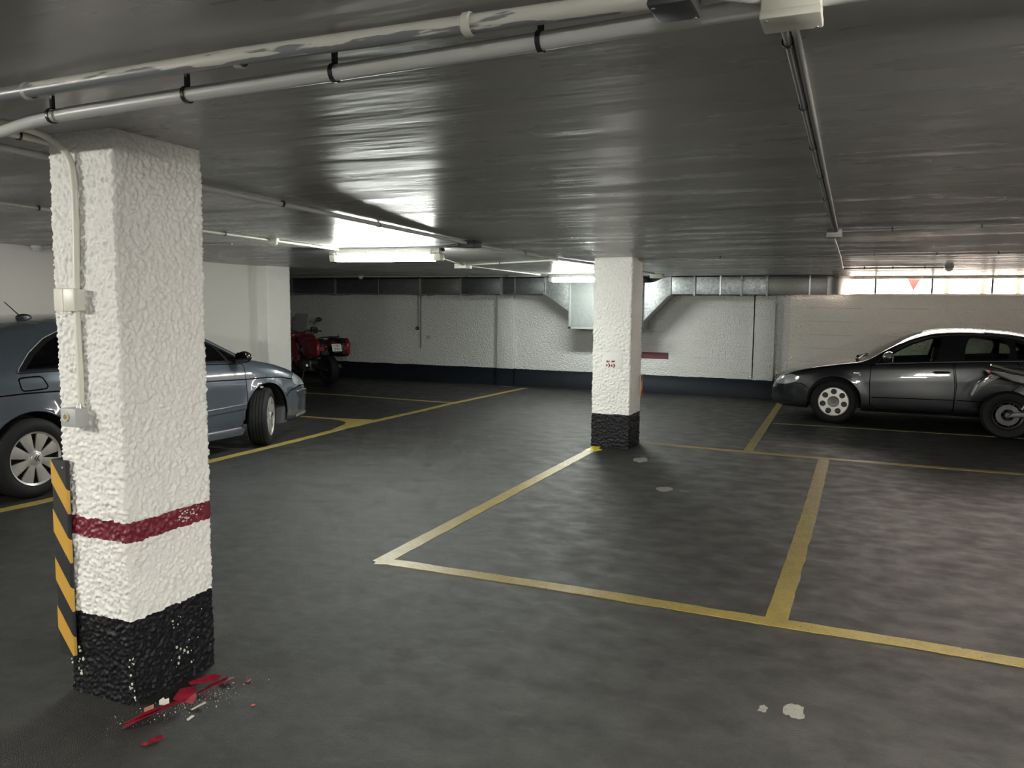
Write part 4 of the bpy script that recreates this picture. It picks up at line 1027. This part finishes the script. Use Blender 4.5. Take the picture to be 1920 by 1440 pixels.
    # chrome strip round the glass
    for sd in (1, -1):
        ylk = lambda x, z: on_side(bd, x, z, sd) * sd
        b = B(); path = [(x, z) for x, z in [(-.53, .878), (-.75, .895), (-1.0, .911), (-1.25, .927), (-1.5, .942), (-1.8, .958), (-2.1, .972), (-2.3, .980), (-2.55, .982), (-2.80, .980)]]
        b.tube([(x, (bd.wside(x) * .95 + .004) * sd, z) for x, z in path], .007, 6); b.done('belt_trim', mat('satin_chrome', (.62, .62, .60), .28, metal=.9), t)
        b = B(); up_ = dlo[0:12]; pp = []
        for x, z in up_:
            zb2 = bd.zbelt(x); zt = bd.ztop(x); cr = min(.05, .5 * (zt - zb2)); ze = zt - cr; we = min(bd.wroof(x), bd.wside(x) * .95 - .004); u = min(1, max(0, (z - zb2) / max(.01, ze - zb2)))
            pp.append((x, (bd.wside(x) * .95 + (we - bd.wside(x) * .95) * u + .035 * 4 * u * (1 - u) * min(1, (ze - zb2) / .4) + .004) * sd, z))
        b.tube(pp, .006, 6); b.done('window_trim', mat('satin_dark', (.12, .12, .12), .25, metal=.8), t)
        for x, z in ((-1.36, .795), (-2.18, .83)):
            y = .883 * sd
            b = B(); b.tube([(x + .10, y, z), (x + .08, y + .028 * sd, z + .002), (x, y + .036 * sd, z + .004), (x - .08, y + .028 * sd, z + .004), (x - .10, y, z + .003)], .014, 8, rs=[.008, .016, .017, .016, .008]); b.done('door_handle', m_p, t)
        b = B(); b.ball((-.245, .880 * sd, .655), (.024, .008, .010), 10, 6); b.done('side_blinker', M_LENS, t)
        b = B()
        for k in range(4): b.slab([(-.33 + .020 * k, .735), (-.315 + .020 * k, .735), (-.312 + .020 * k, .752), (-.328 + .020 * k, .754)], .876 * sd, .882 * sd)
        b.box(-.345, -.32, .8755 * sd, .8815 * sd, .715, .721); b.done('badge', M_CHROME, t)
        mirror(t, (-.70, .985 * sd, .985), sd, m_p, mat('mirror_cap_silver', (.55, .56, .58), .2, metal=.8), 1.15)
        for ax, az in AR: wheel_well(t, ax, az, R_A, sd, M_DARKIN)
        b = B(); b.tube([(ax_ + (R_A + .004) * math.cos(a), .884 * sd, .315 + (R_A + .004) * math.sin(a)) for ax_ in (0,) for a in [.05 + (PI - .1) * k / 20 for k in range(21)]], .007, 6); b.done('arch_lip', m_p, t)
    for ax, az in AR:
        car_wheel(t, (ax, .785, .316), 0, .316, .20, .205, 'holes7', M_ALU)
        car_wheel(t, (ax, -.785, .316), PI, .316, .20, .205, 'holes7', M_ALU)
    seats(t, -1.22, -2.15, .36, .36, .46)
    b = B(); b.slab([(-.35, .5), (-.35, .86), (-.55, .87), (-.75, .80), (-.75, .5)], -.74, .74, .03); b.done('dashboard', M_DARKIN, t)
    b = B(); b.tube([(-.80 + .06 * math.sin(a) * .6, .36 + .18 * math.cos(a), .80 + .17 * math.sin(a)) for a in [2 * PI * k / 24 for k in range(24)]], .014, 8, loop=True); b.done('steering_wheel', M_DARKIN, t)
    for sd in (1, -1):
        b = B(); b.tube([(-.30, .50 * sd, .925), (-.36, .15 * sd, .955), (-.42, -.12 * sd, .985)], .010, 6); b.tube([(-.27, .50 * sd, .90), (-.30, .50 * sd, .925)], .018, 8); b.done('wiper', M_BLACK, t)
    bd.bm.free()
    return t
saloon = build_saloon()

# ---------------- blue-grey hatchback on the left, seen from its right side behind the near pillar
def build_hatch():
    m_p = mat('blue_grey_car_paint', (.075, .092, .116), .26, metal=.45, coat=1)
    t = thing('car', 'blue-grey metallic hatchback parked at the left behind the near pillar', 'car', (-7.275, 7.36, 0), PI / 2)
    t.scale = (1.04, 1.04, 1.04)
    xs = list(np.linspace(-3.77, -3.62, 7)) + list(np.linspace(-3.58, .60, 98)) + list(np.linspace(.63, .97, 20))
    AR = [(0, .325), (-2.78, .325)]; R_A = .385
    bd = Body(
        ztop=[(-3.77, .70), (-3.72, .92), (-3.6, 1.03), (-3.4, 1.14), (-3.1, 1.30), (-2.8, 1.405), (-2.5, 1.452), (-2.1, 1.478), (-1.7, 1.480), (-1.3, 1.452), (-1.0, 1.385), (-.7, 1.265), (-.35, 1.10), (-.12, 1.01), (.1, .958), (.35, .902), (.60, .825), (.76, .765), (.86, .68), (.93, .58), (.97, .48)],
        zbelt=[(-3.77, .62), (-3.65, .85), (-3.4, .985), (-2.9, 1.0), (-1.5, .985), (-.5, .945), (-.2, .925), (.1, .885), (.35, .828), (.60, .75), (.76, .69), (.86, .61), (.93, .53), (.97, .44)],
        zbot=[(-3.77, .36), (-3.5, .24), (-3.0, .20), (.4, .185), (.7, .18), (.88, .185), (.97, .215)],
        wside=[(-3.77, .60), (-3.65, .74), (-3.4, .83), (-3.0, .875), (-2.4, .888), (-1.2, .89), (-.3, .885), (.15, .868), (.4, .835), (.6, .775), (.75, .70), (.85, .655), (.93, .575), (.97, .50)],
        wroof=[(-3.77, .5), (-3.5, .66), (-3.1, .62), (-2.6, .575), (-2.0, .60), (-1.3, .62), (-1.0, .64), (-.6, .70), (-.2, .77), (.1, .785), (.35, .755), (.6, .68), (.8, .54), (.97, .36)],
        arches=AR, xs=xs, arch_r=R_A)
    for ax, az in AR:
        p = arch_poly(ax, az, R_A); bd.cut(p, 'side', side_test); bd.mark(p, 99, 'side', side_test)
    dlo = [(-.27, .958), (-.42, 1.045), (-.66, 1.165), (-.92, 1.282), (-1.15, 1.352), (-1.5, 1.395), (-2.0, 1.395), (-2.3, 1.362), (-2.52, 1.285), (-2.70, 1.175), (-2.83, 1.055), (-2.845, 1.022), (-2.0, 1.012), (-1.2, .997), (-.6, .975)]
    bd.region(dlo, 10, 'side', side_test)
    gl = [[(-.36, .985), (-.50, 1.060), (-.62, 1.120), (-.535, .987)],
          [(-.575, .99), (-.675, 1.135), (-.95, 1.262), (-1.2, 1.325), (-1.24, 1.01)],
          [(-1.34, 1.018), (-1.32, 1.345), (-1.7, 1.365), (-2.08, 1.350), (-2.16, 1.03)],
          [(-2.24, 1.032), (-2.20, 1.335), (-2.34, 1.315), (-2.50, 1.25), (-2.66, 1.150), (-2.775, 1.045)]]
    for g in gl: bd.region(g, 11, 'side', side_test)
    up = lambda f: f.normal.z > .15 and f.calc_center_median().z > .92
    bd.region([(-.16, -.70), (-.06, -.35), (-.04, 0), (-.06, .35), (-.16, .70), (-.5, .685), (-1.02, .585), (-1.10, .3), (-1.12, 0), (-1.10, -.3), (-1.02, -.585), (-.5, -.685)], 12, 'plan', up, only=(0, 10))
    bd.region([(-2.75, -.50), (-2.70, 0), (-2.75, .50), (-3.45, .58), (-3.50, 0), (-3.45, -.58)], 13, 'plan', up, only=(0, 10))
    # crease (its shade painted as black strips), doors, fuel flap
    d1 = [(-.335, .945), (-1.28, .985), (-1.31, .65), (-1.30, .32), (-1.27, .245), (-.42, .245), (-.345, .31), (-.325, .62)]
    d2 = smooth_poly([(-1.29, .985), (-2.23, 1.0), (-2.36, .94), (-2.41, .80), (-2.37, .66), (-2.27, .54), (-2.17, .42), (-2.12, .28), (-2.08, .245), (-1.29, .245), (-1.32, .65)], 3, keep=(0, 8, 9, 10))
    for i, d in enumerate((d1, d2)):
        bd.region(d, 20, 'side', side_test, only=(0,)); bd.region(inset(d, .010), 21 + i, 'side', side_test, only=(20,))
    cre = [(.52, .70), (.30, .745), (.0, .765), (-.33, .772)]
    bd.region(strip_poly(cre, .012), 20, 'side', side_test, only=(0,))
    bd.region(strip_poly([(-.34, .772), (-.8, .79), (-1.3, .805)], .012), 20, 'side', side_test, only=(21,))
    bd.region(strip_poly([(-1.32, .806), (-1.8, .825), (-2.39, .845)], .012), 20, 'side', side_test, only=(22,))
    bd.region(strip_poly([(-2.41, .846), (-2.8, .855), (-3.55, .84)], .012), 20, 'side', side_test, only=(0,))
    bd.region(strip_poly([(-2.72, .668), (-3.0, .665), (-3.6, .64)][0:3], .006), 20, 'side', lambda f: side_test(f) and f.calc_center_median().x < -3.15, only=(0,))
    fl_ = smooth_poly([(-2.865, .985), (-2.66, .99), (-2.615, .90), (-2.635, .873), (-2.83, .868), (-2.855, .89)], 4)
    bd.region(fl_, 20, 'side', side_test, only=(0,)); bd.region(inset(fl_, .012), 24, 'side', side_test, only=(20,))
    # side rub strips, bumper lines, headlight
    bd.region([(-.36, .505), (-.36, .455), (-1.27, .435), (-1.27, .485)], 25, 'side', side_test, only=(21,))
    bd.region([(-1.33, .485), (-1.33, .435), (-2.10, .43), (-2.16, .48)], 25, 'side', side_test, only=(22,))
    bd.region(strip_poly([(.345, .515), (.46, .575), (.62, .600), (.80, .605), (.97, .60)], .012), 20, 'side', side_test, only=(0,))
    bd.region([(.60, .545), (.78, .545), (.90, .53), (.90, .475), (.78, .485), (.62, .49)], 26, 'side', side_test, only=(0,))
    bd.region([(.60, .556), (.78, .556), (.90, .541), (.90, .529), (.78, .544), (.60, .544)], 28, 'side', side_test, only=(0, 26))
    bd.region([(.62, .262), (.80, .262), (.90, .262), (.90, .236), (.62, .236)], 27, 'side', side_test, only=(0,))  # bright strip stands in for the reflection along the bumper lip
    hl = smooth_poly([(.50, .735), (.62, .775), (.76, .725), (.88, .63), (.86, .60), (.70, .612), (.58, .625), (.52, .66)], 3)
    bd.region(hl, 30, 'side', lambda f: abs(f.calc_center_median().y) > .34 and f.normal.z < .85, only=(0, 20))
    fr = lambda f: f.calc_center_median().x > .75 and f.normal.x > .2
    bd.region([(-.34, .50), (.34, .50), (.30, .60), (-.30, .60)], 31, 'front', fr, only=(0, 20))
    bd.region([(-.40, .30), (.40, .30), (.36, .42), (-.36, .42)], 31, 'front', fr, only=(0, 20))
    bd.region([(-3.77, .70), (-3.50, .72), (-3.40, .95), (-3.6, 1.0), (-3.77, .9)], 33, 'side', side_test, only=(0, 20))
    bd.region([(-.60, .192), (-2.2, .192), (-2.2, .245), (-.44, .245)], 0, 'side', side_test)
    bd.extract('body', (0, 20), (m_p, mat('gap_black_crease_shade', (.004, .004, .004), .9, spec=.0)), t)
    for sd in (1, -1):
        bd.extract('window_surround', 10, mat('black_gloss_trim', (.008, .008, .009), .12, coat=.6), t, sd)
        bd.extract('side_window', 11, M_DARKGLASS, t, sd)
        bd.extract('front_door', 21, m_p, t, sd); bd.extract('rear_door', 22, m_p, t, sd); bd.extract('fuel_flap', 24, m_p, t, sd if sd < 0 else 2)
        bd.extract('rub_strip', 25, m_p, t, sd, raise_=.012, thick=.013); bd.extract('bumper_strip', 26, m_p, t, sd, raise_=.014, thick=.015); bd.extract('bumper_trim', 28, mat('satin_chrome', (.62, .62, .60), .28, metal=.9), t, sd, raise_=.015, thick=.016); bd.extract('bumper_lip', 27, mat('lip_reflection', (.55, .57, .58), .25, metal=.7), t, sd, raise_=.008, thick=.01)
        bd.extract('headlight', 30, mat('pale_headlamp', (.36, .42, .46), .10, metal=.45, coat=1), t, sd, raise_=.002); bd.extract('tail_light', 33, mat('tail_red', (.25, .01, .012), .12, coat=1), t, sd)
        for xa, xb, za, zb3 in ((-.36, -1.27, .506, .486), (-1.33, -2.12, .486, .482)):
            b = B(); b.tube([(xa + (xb - xa) * k / 8, (bd.wside(xa + (xb - xa) * k / 8) + .012) * sd, za + (zb3 - za) * k / 8) for k in range(9)], .006, 6); b.done('rub_strip_trim', mat('satin_chrome', (.62, .62, .60), .28, metal=.9), t)
        # sill skirt
        b = B(); b.slab([(-.42, .175), (-.36, .235), (-.44, .27), (-2.15, .27), (-2.25, .22), (-2.2, .175)], .845 * sd, .897 * sd, .012); b.done('sill', m_p, t)
        b = B(); b.ball((-.085, .878 * sd, .665), (.030, .008, .011), 12, 8); b.done('side_blinker', M_LENS, t)
        b = B(); b.tube([(x, (bd.wside(x) * .95 + .003) * sd, z) for x, z in ((-.35, .962), (-.8, .982), (-1.4, 1.0), (-2.1, 1.012), (-2.84, 1.022))], .006, 6); b.done('belt_trim', mat('satin_dark', (.12, .12, .12), .25, metal=.8), t)
        pp = []
        for x, z in dlo[:12]:
            zb2 = bd.zbelt(x); zt = bd.ztop(x); cr = min(.05, .5 * (zt - zb2)); ze = zt - cr; we = min(bd.wroof(x), bd.wside(x) * .95 - .004); u = min(1, max(0, (z - zb2) / max(.01, ze - zb2)))
            pp.append((x, (bd.wside(x) * .95 + (we - bd.wside(x) * .95) * u + .035 * 4 * u * (1 - u) * min(1, (ze - zb2) / .4) + .003) * sd, z))
        b = B(); b.tube(pp, .006, 6); b.done('window_trim', mat('satin_grey_trim', (.25, .26, .27), .3, metal=.7), t)
        mirror(t, (-.475, .985 * sd, 1.025), sd, mat('black_gloss_trim', (.008, .008, .009), .12, coat=.6), None, .95)
        for x, z in ((-1.12, .865), (-2.05, .885)):
            b = B(); y = .878 * sd; b.tube([(x + .10, y, z), (x + .08, y + .028 * sd, z), (x, y + .036 * sd, z), (x - .08, y + .028 * sd, z), (x - .10, y, z)], .014, 8, rs=[.008, .016, .017, .016, .008]); b.done('door_handle', m_p, t)
        for ax, az in AR:
            wheel_well(t, ax, az, R_A, sd, M_DARKIN)
            b = B(); b.tube([(ax + (R_A + .003) * math.cos(a), (bd.wside(ax + R_A * math.cos(a)) + .006) * sd, .325 + (R_A + .003) * math.sin(a)) for a in [.02 + (PI - .04) * k / 24 for k in range(25)]], .008, 6); b.done('arch_lip', m_p, t)
    bd.extract('radiator_grille', 31, M_BLACK, t)
    bd.extract('windscreen', 12, M_DARKGLASS, t); bd.extract('rear_screen', 13, M_DARKGLASS, t)
    for sd in (1, -1):
        b = B(); b.slab([(.30, .20), (.42, .20), (.44, .30), (.40, .42), (.36, .36)], .50 * sd, .80 * sd, .01); b.done('arch_liner', mat('liner_grey', (.05, .052, .055), .6), t)
    b = B()
    for dz in (0, .045): b.slab([(-.075, .555 + dz - .02), (0, .600 + dz - .02), (.075, .555 + dz - .02), (.075, .575 + dz - .02), (0, .622 + dz - .02), (-.075, .575 + dz - .02)], .955 - dz * .6, .965 - dz * .6, plane='yz')
    b.done('emblem', M_CHROME, t)
    W = .80
    car_wheel(t, (-.0, W, .325), math.radians(30), .325, .205, .215, 'spokes8', mat('wheel_cover_silver', (.50, .49, .46), .36, metal=.55, var=(7, .3)))
    car_wheel(t, (-.0, -W + .01, .325), PI + math.radians(30), .325, .205, .215, 'spokes8', mat('wheel_cover_silver', (.5, .5, .5)))
    car_wheel(t, (-2.78, W, .325), 0, .325, .205, .215, 'spokes8', mat('wheel_cover_silver', (.5, .5, .5)))
    car_wheel(t, (-2.78, -W, .325), PI, .325, .205, .215, 'spokes8', mat('wheel_cover_silver', (.5, .5, .5)))
    # roof aerial
    b = B(); b.ball((-2.42, -.32, 1.452), (.075, .022, .032), 14, 8); b.done('aerial_base', M_BLACK, t)
    b = B(); b.cyl((-2.45, -.32, 1.462), (-2.585, -.32, 1.585), .0055, 8, .004); b.done('aerial', M_BLACK, t)
    seats(t, -1.05, -2.05, .38, .38, .50)
    b = B(); b.slab([(-.2, .5), (-.2, .90), (-.45, .93), (-.68, .84), (-.68, .5)], -.76, .76, .03); b.done('dashboard', M_DARKIN, t)
    b = B(); b.tube([(-.72, .36 + .18 * math.cos(a), .84 + .17 * math.sin(a)) for a in [2 * PI * k / 24 for k in range(24)]], .014, 8, loop=True); b.done('steering_wheel', M_DARKIN, t)
    for sd in (1, -1):
        b = B(); b.tube([(-.06, .50 * sd, 1.0), (-.13, .12 * sd, 1.035), (-.20, -.14 * sd, 1.065)], .009, 6); b.done('wiper', M_BLACK, t)
    for c in t.children:                                    # longer front overhang
        if c.name.startswith('wheel'): continue
        for v in c.data.vertices:
            if v.co.x > .40: v.co.x = .40 + (v.co.x - .40) * 1.22
    bd.bm.free()
    return t
hatch = build_hatch()
# ------------------------------------------------------------------ motorcycles
def bike_wheel(parent, x, R, w, side_disc=1, spokes=10):
    b = B(); h = w / 2; r0 = R - w * .75
    prof = [(r0, -h * .75), (r0 + .02, -h), (R - .03, -h), (R - .006, -h * .55), (R, 0), (R - .006, h * .55), (R - .03, h), (r0 + .02, h), (r0, h * .75)]
    b.lathe(prof, (0, 0, 0), 'y', 44)
    o = b.done('wheel', M_RUBBER, parent, ang=50); o.location = (x, 0, R)
    b = B(); b.lathe([(r0 + .004, -h * .7), (r0 - .02, -h * .55), (r0 - .02, h * .55), (r0 + .004, h * .7)], (0, 0, 0), 'y', 44)
    b.lathe([(0, -.07), (.035, -.07), (.045, -.04), (.045, .04), (.035, .07), (0, .07)], (0, 0, 0), 'y', 20, close=False)
    for k in range(spokes // 2):
        a = 2 * PI * k / (spokes // 2)
        for da in (-.16, .16):
            b.tube([(.03 * math.cos(a), 0, .03 * math.sin(a)), ((r0 - .012) * math.cos(a + da), 0, (r0 - .012) * math.sin(a + da))], .011, 6)
    b.done('rim', mat('dark_alloy', (.05, .05, .052), .4, metal=.6), o)
    for sd in ((side_disc,) if side_disc else (-1, 1)):
        y = .055 * sd if side_disc else .06 * sd
        b = B(); b.lathe([(.075, y - .003), (.135, y - .003), (.135, y + .003), (.075, y + .003)], (0, 0, 0), 'y', 40); b.done('brake_disc', mat('brake_disc_steel', (.06, .06, .06), .35, metal=.9), o)
    return o
def mesh_slab(name, poly, hw0, hw1, m, parent, bev=.02, subsurf=0, y=0.0, taper=None):
    b = B(); b.slab(poly, y - hw0, y + hw1, bev, 3)
    if taper:
        for v in b.bm.verts: v.co.y = y + (v.co.y - y) * taper(v.co.x, v.co.z)
    return b.done(name, m, parent, ang=45, subsurf=subsurf)
def motorcycle(label, loc, rz, kind):
    t = thing('motorcycle', label, 'motorcycle', loc, rz)
    red = mat('motorcycle_red', (.20, .008, .018), .22, coat=1)
    blk = mat('motorcycle_black', (.014, .014, .015), .35, coat=.3)
    body = red if kind == 'tourer' else blk
    WB, R = 1.50, .31
    bike_wheel(t, .76, R, .12, 0); bike_wheel(t, -.74, R, .17, 1 if kind == 'tourer' else -1)
    ex = 1 if kind == 'tourer' else -1
    # fork, swing arm, shock
    for sd in (-1, 1):
        b = B(); b.tube([(.76, .085 * sd, R), (.60, .085 * sd, .70)], .022, 10); b.tube([(.60, .085 * sd, .70), (.46, .085 * sd, 1.02)], .027, 10); b.done('fork_leg', M_STEEL, t)
        b = B(); b.slab([(-.76, R - .03), (-.70, R + .035), (-.20, .42), (-.18, .34)], .095 * sd - .018, .095 * sd + .018, .008); b.done('swing_arm', mat('dark_alloy', (.05, .05, .052), .4, metal=.6), t)
    b = B(); b.tube([(-.60, -.14, .40), (-.42, -.15, .74)], .016, 8)
    for k in range(7):
        u = .25 + k * .08; b.lathe([(.016, -.012), (.034, -.008), (.034, .008), (.016, .012)], (0, 0, 0), 'z', 12) if False else b.ball((-.60 + .18 * u, -.14 - .01 * u, .40 + .34 * u), (.034, .034, .012), 10, 6)
    b.done('shock_absorber', mat('shock_steel', (.30, .30, .30), .35, metal=.8), t)
    # engine
    b = B(); b.box(-.24, .24, -.16, .16, .24, .50, .05, 3); b.box(-.10, .22, -.13, .13, .46, .66, .03); b.done('engine', mat('engine_grey', (.07, .07, .072), .45, metal=.5), t)
    for sd in (-1, 1):
        b = B(); b.lathe([(0, .20 * sd), (.09, .20 * sd), (.11, .17 * sd), (.115, .12 * sd), (0, .12 * sd)], (-.08, 0, .36), 'y', 24, close=False); b.done('engine_cover', M_STEEL, t)
        b = B(); b.tube([(-.30, .18 * sd, .34), (-.30, .27 * sd, .34)], .012, 8); b.done('foot_peg', M_BLACK, t)
    b = B(); b.tube(bend([(.22, -.10 * ex, .52), (.34, -.12 * ex, .40), (.26, -.15 * ex, .22), (-.20, -.17 * ex, .20), (-.38, -.19 * ex, .28)], .1), .022, 10); b.tube([(-.36, -.19 * ex, .27), (-.44, -.20 * ex, .31), (-.78, -.22 * ex, .37), (-.82, -.22 * ex, .38)], .05, 14, rs=[.026, .05, .055, .045]); b.done('exhaust', mat('exhaust_chrome', (.5, .5, .5), .2, metal=1), t)
    b = B(); b.cyl((-.815 if kind == 'naked' else -.815, -.22 * ex, .378), (-.826, -.2205 * ex, .382), .047, 14); b.done('exhaust_end', M_BLACK, t)
    if kind == 'tourer':
        b = B(); b.tube(bend([(.20, .12, .60), (.36, .24, .52), (.30, .27, .30), (.05, .26, .22), (-.12, .22, .26)], .12), .014, 10); b.done('crash_bar', mat('exhaust_chrome', (.5, .5, .5), .2, metal=1), t)
    b = B(); b.tube([(.02, .14, .26), (-.06, .24, .02), (-.10, .27, .012)], .012, 8); b.done('kick_stand', M_STEEL, t)
    # front mudguard
    b = B(); n = 18; rows = []
    for k in range(n + 1):
        a = .15 + (2.9 if kind == 'tourer' else 2.2) * k / n; dr = (.022 if kind == 'tourer' else .005)
        rows.append([b.bm.verts.new((.76 + (R + .03 - dr * (j - 2) ** 2) * math.cos(a), (j - 2) * .040, R + (R + .03 - dr * (j - 2) ** 2) * math.sin(a))) for j in range(5)])
    for k in range(n):
        for j in range(4): b.bm.faces.new((rows[k][j], rows[k][j + 1], rows[k + 1][j + 1], rows[k + 1][j]))
    b.done('front_mudguard', body, t)
    # tank, seat, tail
    mesh_slab('fuel_tank', [(.34, .78), (.36, .92), (.26, 1.03), (.05, 1.05), (-.14, .93), (-.20, .80), (-.10, .72), (.20, .70)], .15, .15, body, t, .07, 1, taper=lambda x, z: 1.0 - .35 * max(0, (.02 - x)) / .2)
    mesh_slab('seat', [(-.10, .80), (-.14, .86), (-.35, .84), (-.46, .90), (-.80, .94), (-.86, .90), (-.80, .84), (-.45, .80)], .13, .13, mat('seat_vinyl', (.016, .016, .017), .55), t, .035, 1)
    mesh_slab('tail', [(-.25, .72), (-.20, .79), (-.50, .81), (-.90, .90), (-.99, .89), (-.96, .83), (-.70, .73), (-.50, .68)], .105, .105, body, t, .03, 1, taper=lambda x, z: 1 - .5 * max(0, -x - .5) / .45)
    mesh_slab('tail_light', [(-1.005, .885), (-.965, .89), (-.95, .84), (-.985, .835)], .06, .06, mat('tail_red', (.25, .01, .012), .12, coat=1), t, .008)
    pz = .80 if kind == 'tourer' else .64; px = -1.06 if kind == 'tourer' else -1.11
    mesh_slab('rear_mudguard', [(-.84, .80), (-.96, .84), (px + .012, pz + .06), (px - .05, pz - .12), (px - .02, pz - .12), (px + .04, pz + .02)], .075, .075, blk, t, .006)
    b = B(); m4 = Matrix.Translation((px - .018, 0, pz - .02)) @ Matrix.Rotation(.36, 4, 'Y')
    b.box(-.004, .002, -.11, .11, -.08, .08, .002); b.xf(m4); pl = b.done('number_plate', mat('plate_white', (.72, .71, .66), .4), t)
    if kind == 'tourer':
        Rp = m4 @ Matrix(((0, 0, -1, -.0055), (-1, 0, 0, 0), (0, 1, 0, 0), (0, 0, 0, 1)))
        text_obj('plate_text', '1181', .068, M_BLACK, pl, Rp @ Matrix.Translation((0, .036, 0))); text_obj('plate_text', 'JMN', .068, M_BLACK, pl, Rp @ Matrix.Translation((0, -.036, 0)))
    for sd in (-1, 1):
        b = B(); b.tube([(-.93, .05 * sd, .80), (-.95, .16 * sd, .80)], .007, 6); b.done('indicator_stalk', blk, t)
        b = B(); b.ball((-.955, .185 * sd, .80), (.022, .035, .018), 12, 8); b.done('indicator', mat('amber_lens', (.55, .32, .22), .15, coat=1), t)
        b = B(); b.tube(bend([(.42, .06 * sd, 1.04), (.40, .18 * sd, 1.10), (.30, .36 * sd, 1.08), (.26, .42 * sd, 1.07)], .08), .012, 8); b.tube([(.31, .33 * sd, 1.083), (.255, .43 * sd, 1.068)], .018, 10); b.done('handlebar', blk, t)
        b = B(); b.slab([(.36, 1.02), (.44, 1.06), (.42, 1.16), (.36, 1.14)], .26 * sd - .012, .40 * sd, .010) if sd > 0 else b.slab([(.36, 1.02), (.44, 1.06), (.42, 1.16), (.36, 1.14)], .40 * sd, .26 * sd + .012, .010); b.done('hand_guard', blk, t)
        b = B(); b.tube(bend([(.36, .26 * sd, 1.09), (.38, .30 * sd, 1.22), (.37, .36 * sd, 1.28)], .05), .006, 6); b.ball((.365, .42 * sd, 1.32), (.022, .085, .050), 14, 8); b.done('mirror', blk, t)
    if kind == 'tourer':
        for sd in (-1, 1):
            mesh_slab('side_fairing', [(.78, .80), (.62, .98), (.40, .98), (.20, .70), (.12, .44), (.30, .34), (.44, .52), (.62, .70)], .02, .02, red, t, .012, 1, y=.185 * sd)
        mesh_slab('front_fairing', [(.86, .78), (.80, .92), (.64, 1.06), (.46, 1.08), (.44, .92), (.60, .80)], .20, .20, red, t, .05, 1, taper=lambda x, z: 1 - .7 * max(0, x - .55) / .35)
        b = B(); rows = []
        for i in range(9):
            v = i / 8; rows.append([b.bm.verts.new((.64 - .20 * v - .10 * (j / 5) ** 2, .034 * j * (1.0 + .25 * v - .35 * v * v), 1.06 + .40 * v - .02 * (j / 5) ** 2 * v)) for j in range(-5, 6)])
        for i in range(8):
            for j in range(10): b.bm.faces.new((rows[i][j], rows[i][j + 1], rows[i + 1][j + 1], rows[i + 1][j]))
        o = b.done('windscreen', mat('smoked_screen', (.16, .17, .18), .15, alpha=.75), t)
        mesh_slab('headlight', [(.87, .80), (.855, .90), (.80, .91), (.80, .79)], .10, .10, M_LENS, t, .015)
        # luggage: two hard panniers with dark shells and red lids
        for sd in (-1, 1):
            y0, y1 = (.19, .40)
            prof = [(-.38, .62), (-.34, .90), (-.44, .96), (-.90, .96), (-.99, .86), (-.97, .64), (-.88, .58), (-.46, .58)]
            p = mesh_slab('pannier', prof, 0 if sd > 0 else .10, .10 if sd > 0 else 0, blk, t, .02, y=y0 * sd)
            b = B(); b.slab(prof, (y0 + .10) * sd, y1 * sd, .045, 3); b.done('pannier_lid', red, p, ang=45)
            b = B(); b.slab([(-.99, .72), (-.975, .76), (-.985, .80), (-.995, .80)], (y0 + .03) * sd, (y1 - .05) * sd, .003); b.done('reflector', mat('tail_red', (.25, .01, .012), .12, coat=1), p)
        b = B()
        for sd in (-1, 1): b.tube(bend([(-.50, .13 * sd, .88), (-.62, .14 * sd, .97), (-1.02, .12 * sd, 1.0), (-1.06, .04 * sd, 1.0)], .06), .010, 8)
        for x in (-.70, -.82, -.94): b.tube([(x, -.13, .985), (x, .13, .985)], .007, 6)
        b.tube([(-1.055, -.05, 1.0), (-1.055, .05, 1.0)], .010, 8); b.tube([(-.98, -.10, 1.0), (-.98, -.10, 1.05)], .012, 8); b.done('luggage_rack', blk, t)
    else:
        mesh_slab('headlight', [(.62, .86), (.66, .94), (.62, 1.0), (.50, 1.0), (.48, .86)], .09, .09, M_BLACK, t, .03, 1)
        for sd in (-1, 1):
            mesh_slab('side_panel', [(-.10, .56), (-.08, .74), (-.30, .76), (-.62, .84), (-.50, .72), (-.34, .60)], .012, .012, blk, t, .008, y=.125 * sd)
            b = B(); b.tube([(-.40, .14 * sd, .835), (-.62, .15 * sd, .865), (-.86, .12 * sd, .925), (-.95, .05 * sd, .945)], .012, 8); b.done('grab_rail', mat('grab_rail_bright', (.50, .49, .40), .25, metal=.8), t)
    return t
motorcycle('red touring motorcycle with panniers at the far left by the back wall', (-10.80, 13.86, 0), math.radians(157), 'tourer')
motorcycle('dark motorcycle at the right edge, its rear wheel before the grey saloon', (2.47, 11.95, 0), math.radians(-1), 'naked')

# ------------------------------------------------------------------ groups of like things
GROUPS = {'strip_light': 'fluorescent strip lights on the ceiling', 'junction_box': 'junction boxes on the wiring', 'sensor': 'round detectors on the ceiling', 'pillar': 'rough plastered pillars', 'plastic_shard': 'broken lamp pieces by the near pillar', 'conduit': 'pipes and conduits of the garage', 'car': 'parked cars', 'motorcycle': 'parked motorcycles', 'corner_guard': 'corner guards on the pillars', 'light_switch': 'light switches'}
for o in bpy.data.objects:
    if o.parent is None and 'category' in o and 'group' not in o:
        k = o.name.split('.')[0]
        if k in GROUPS: o['group'] = GROUPS[k]
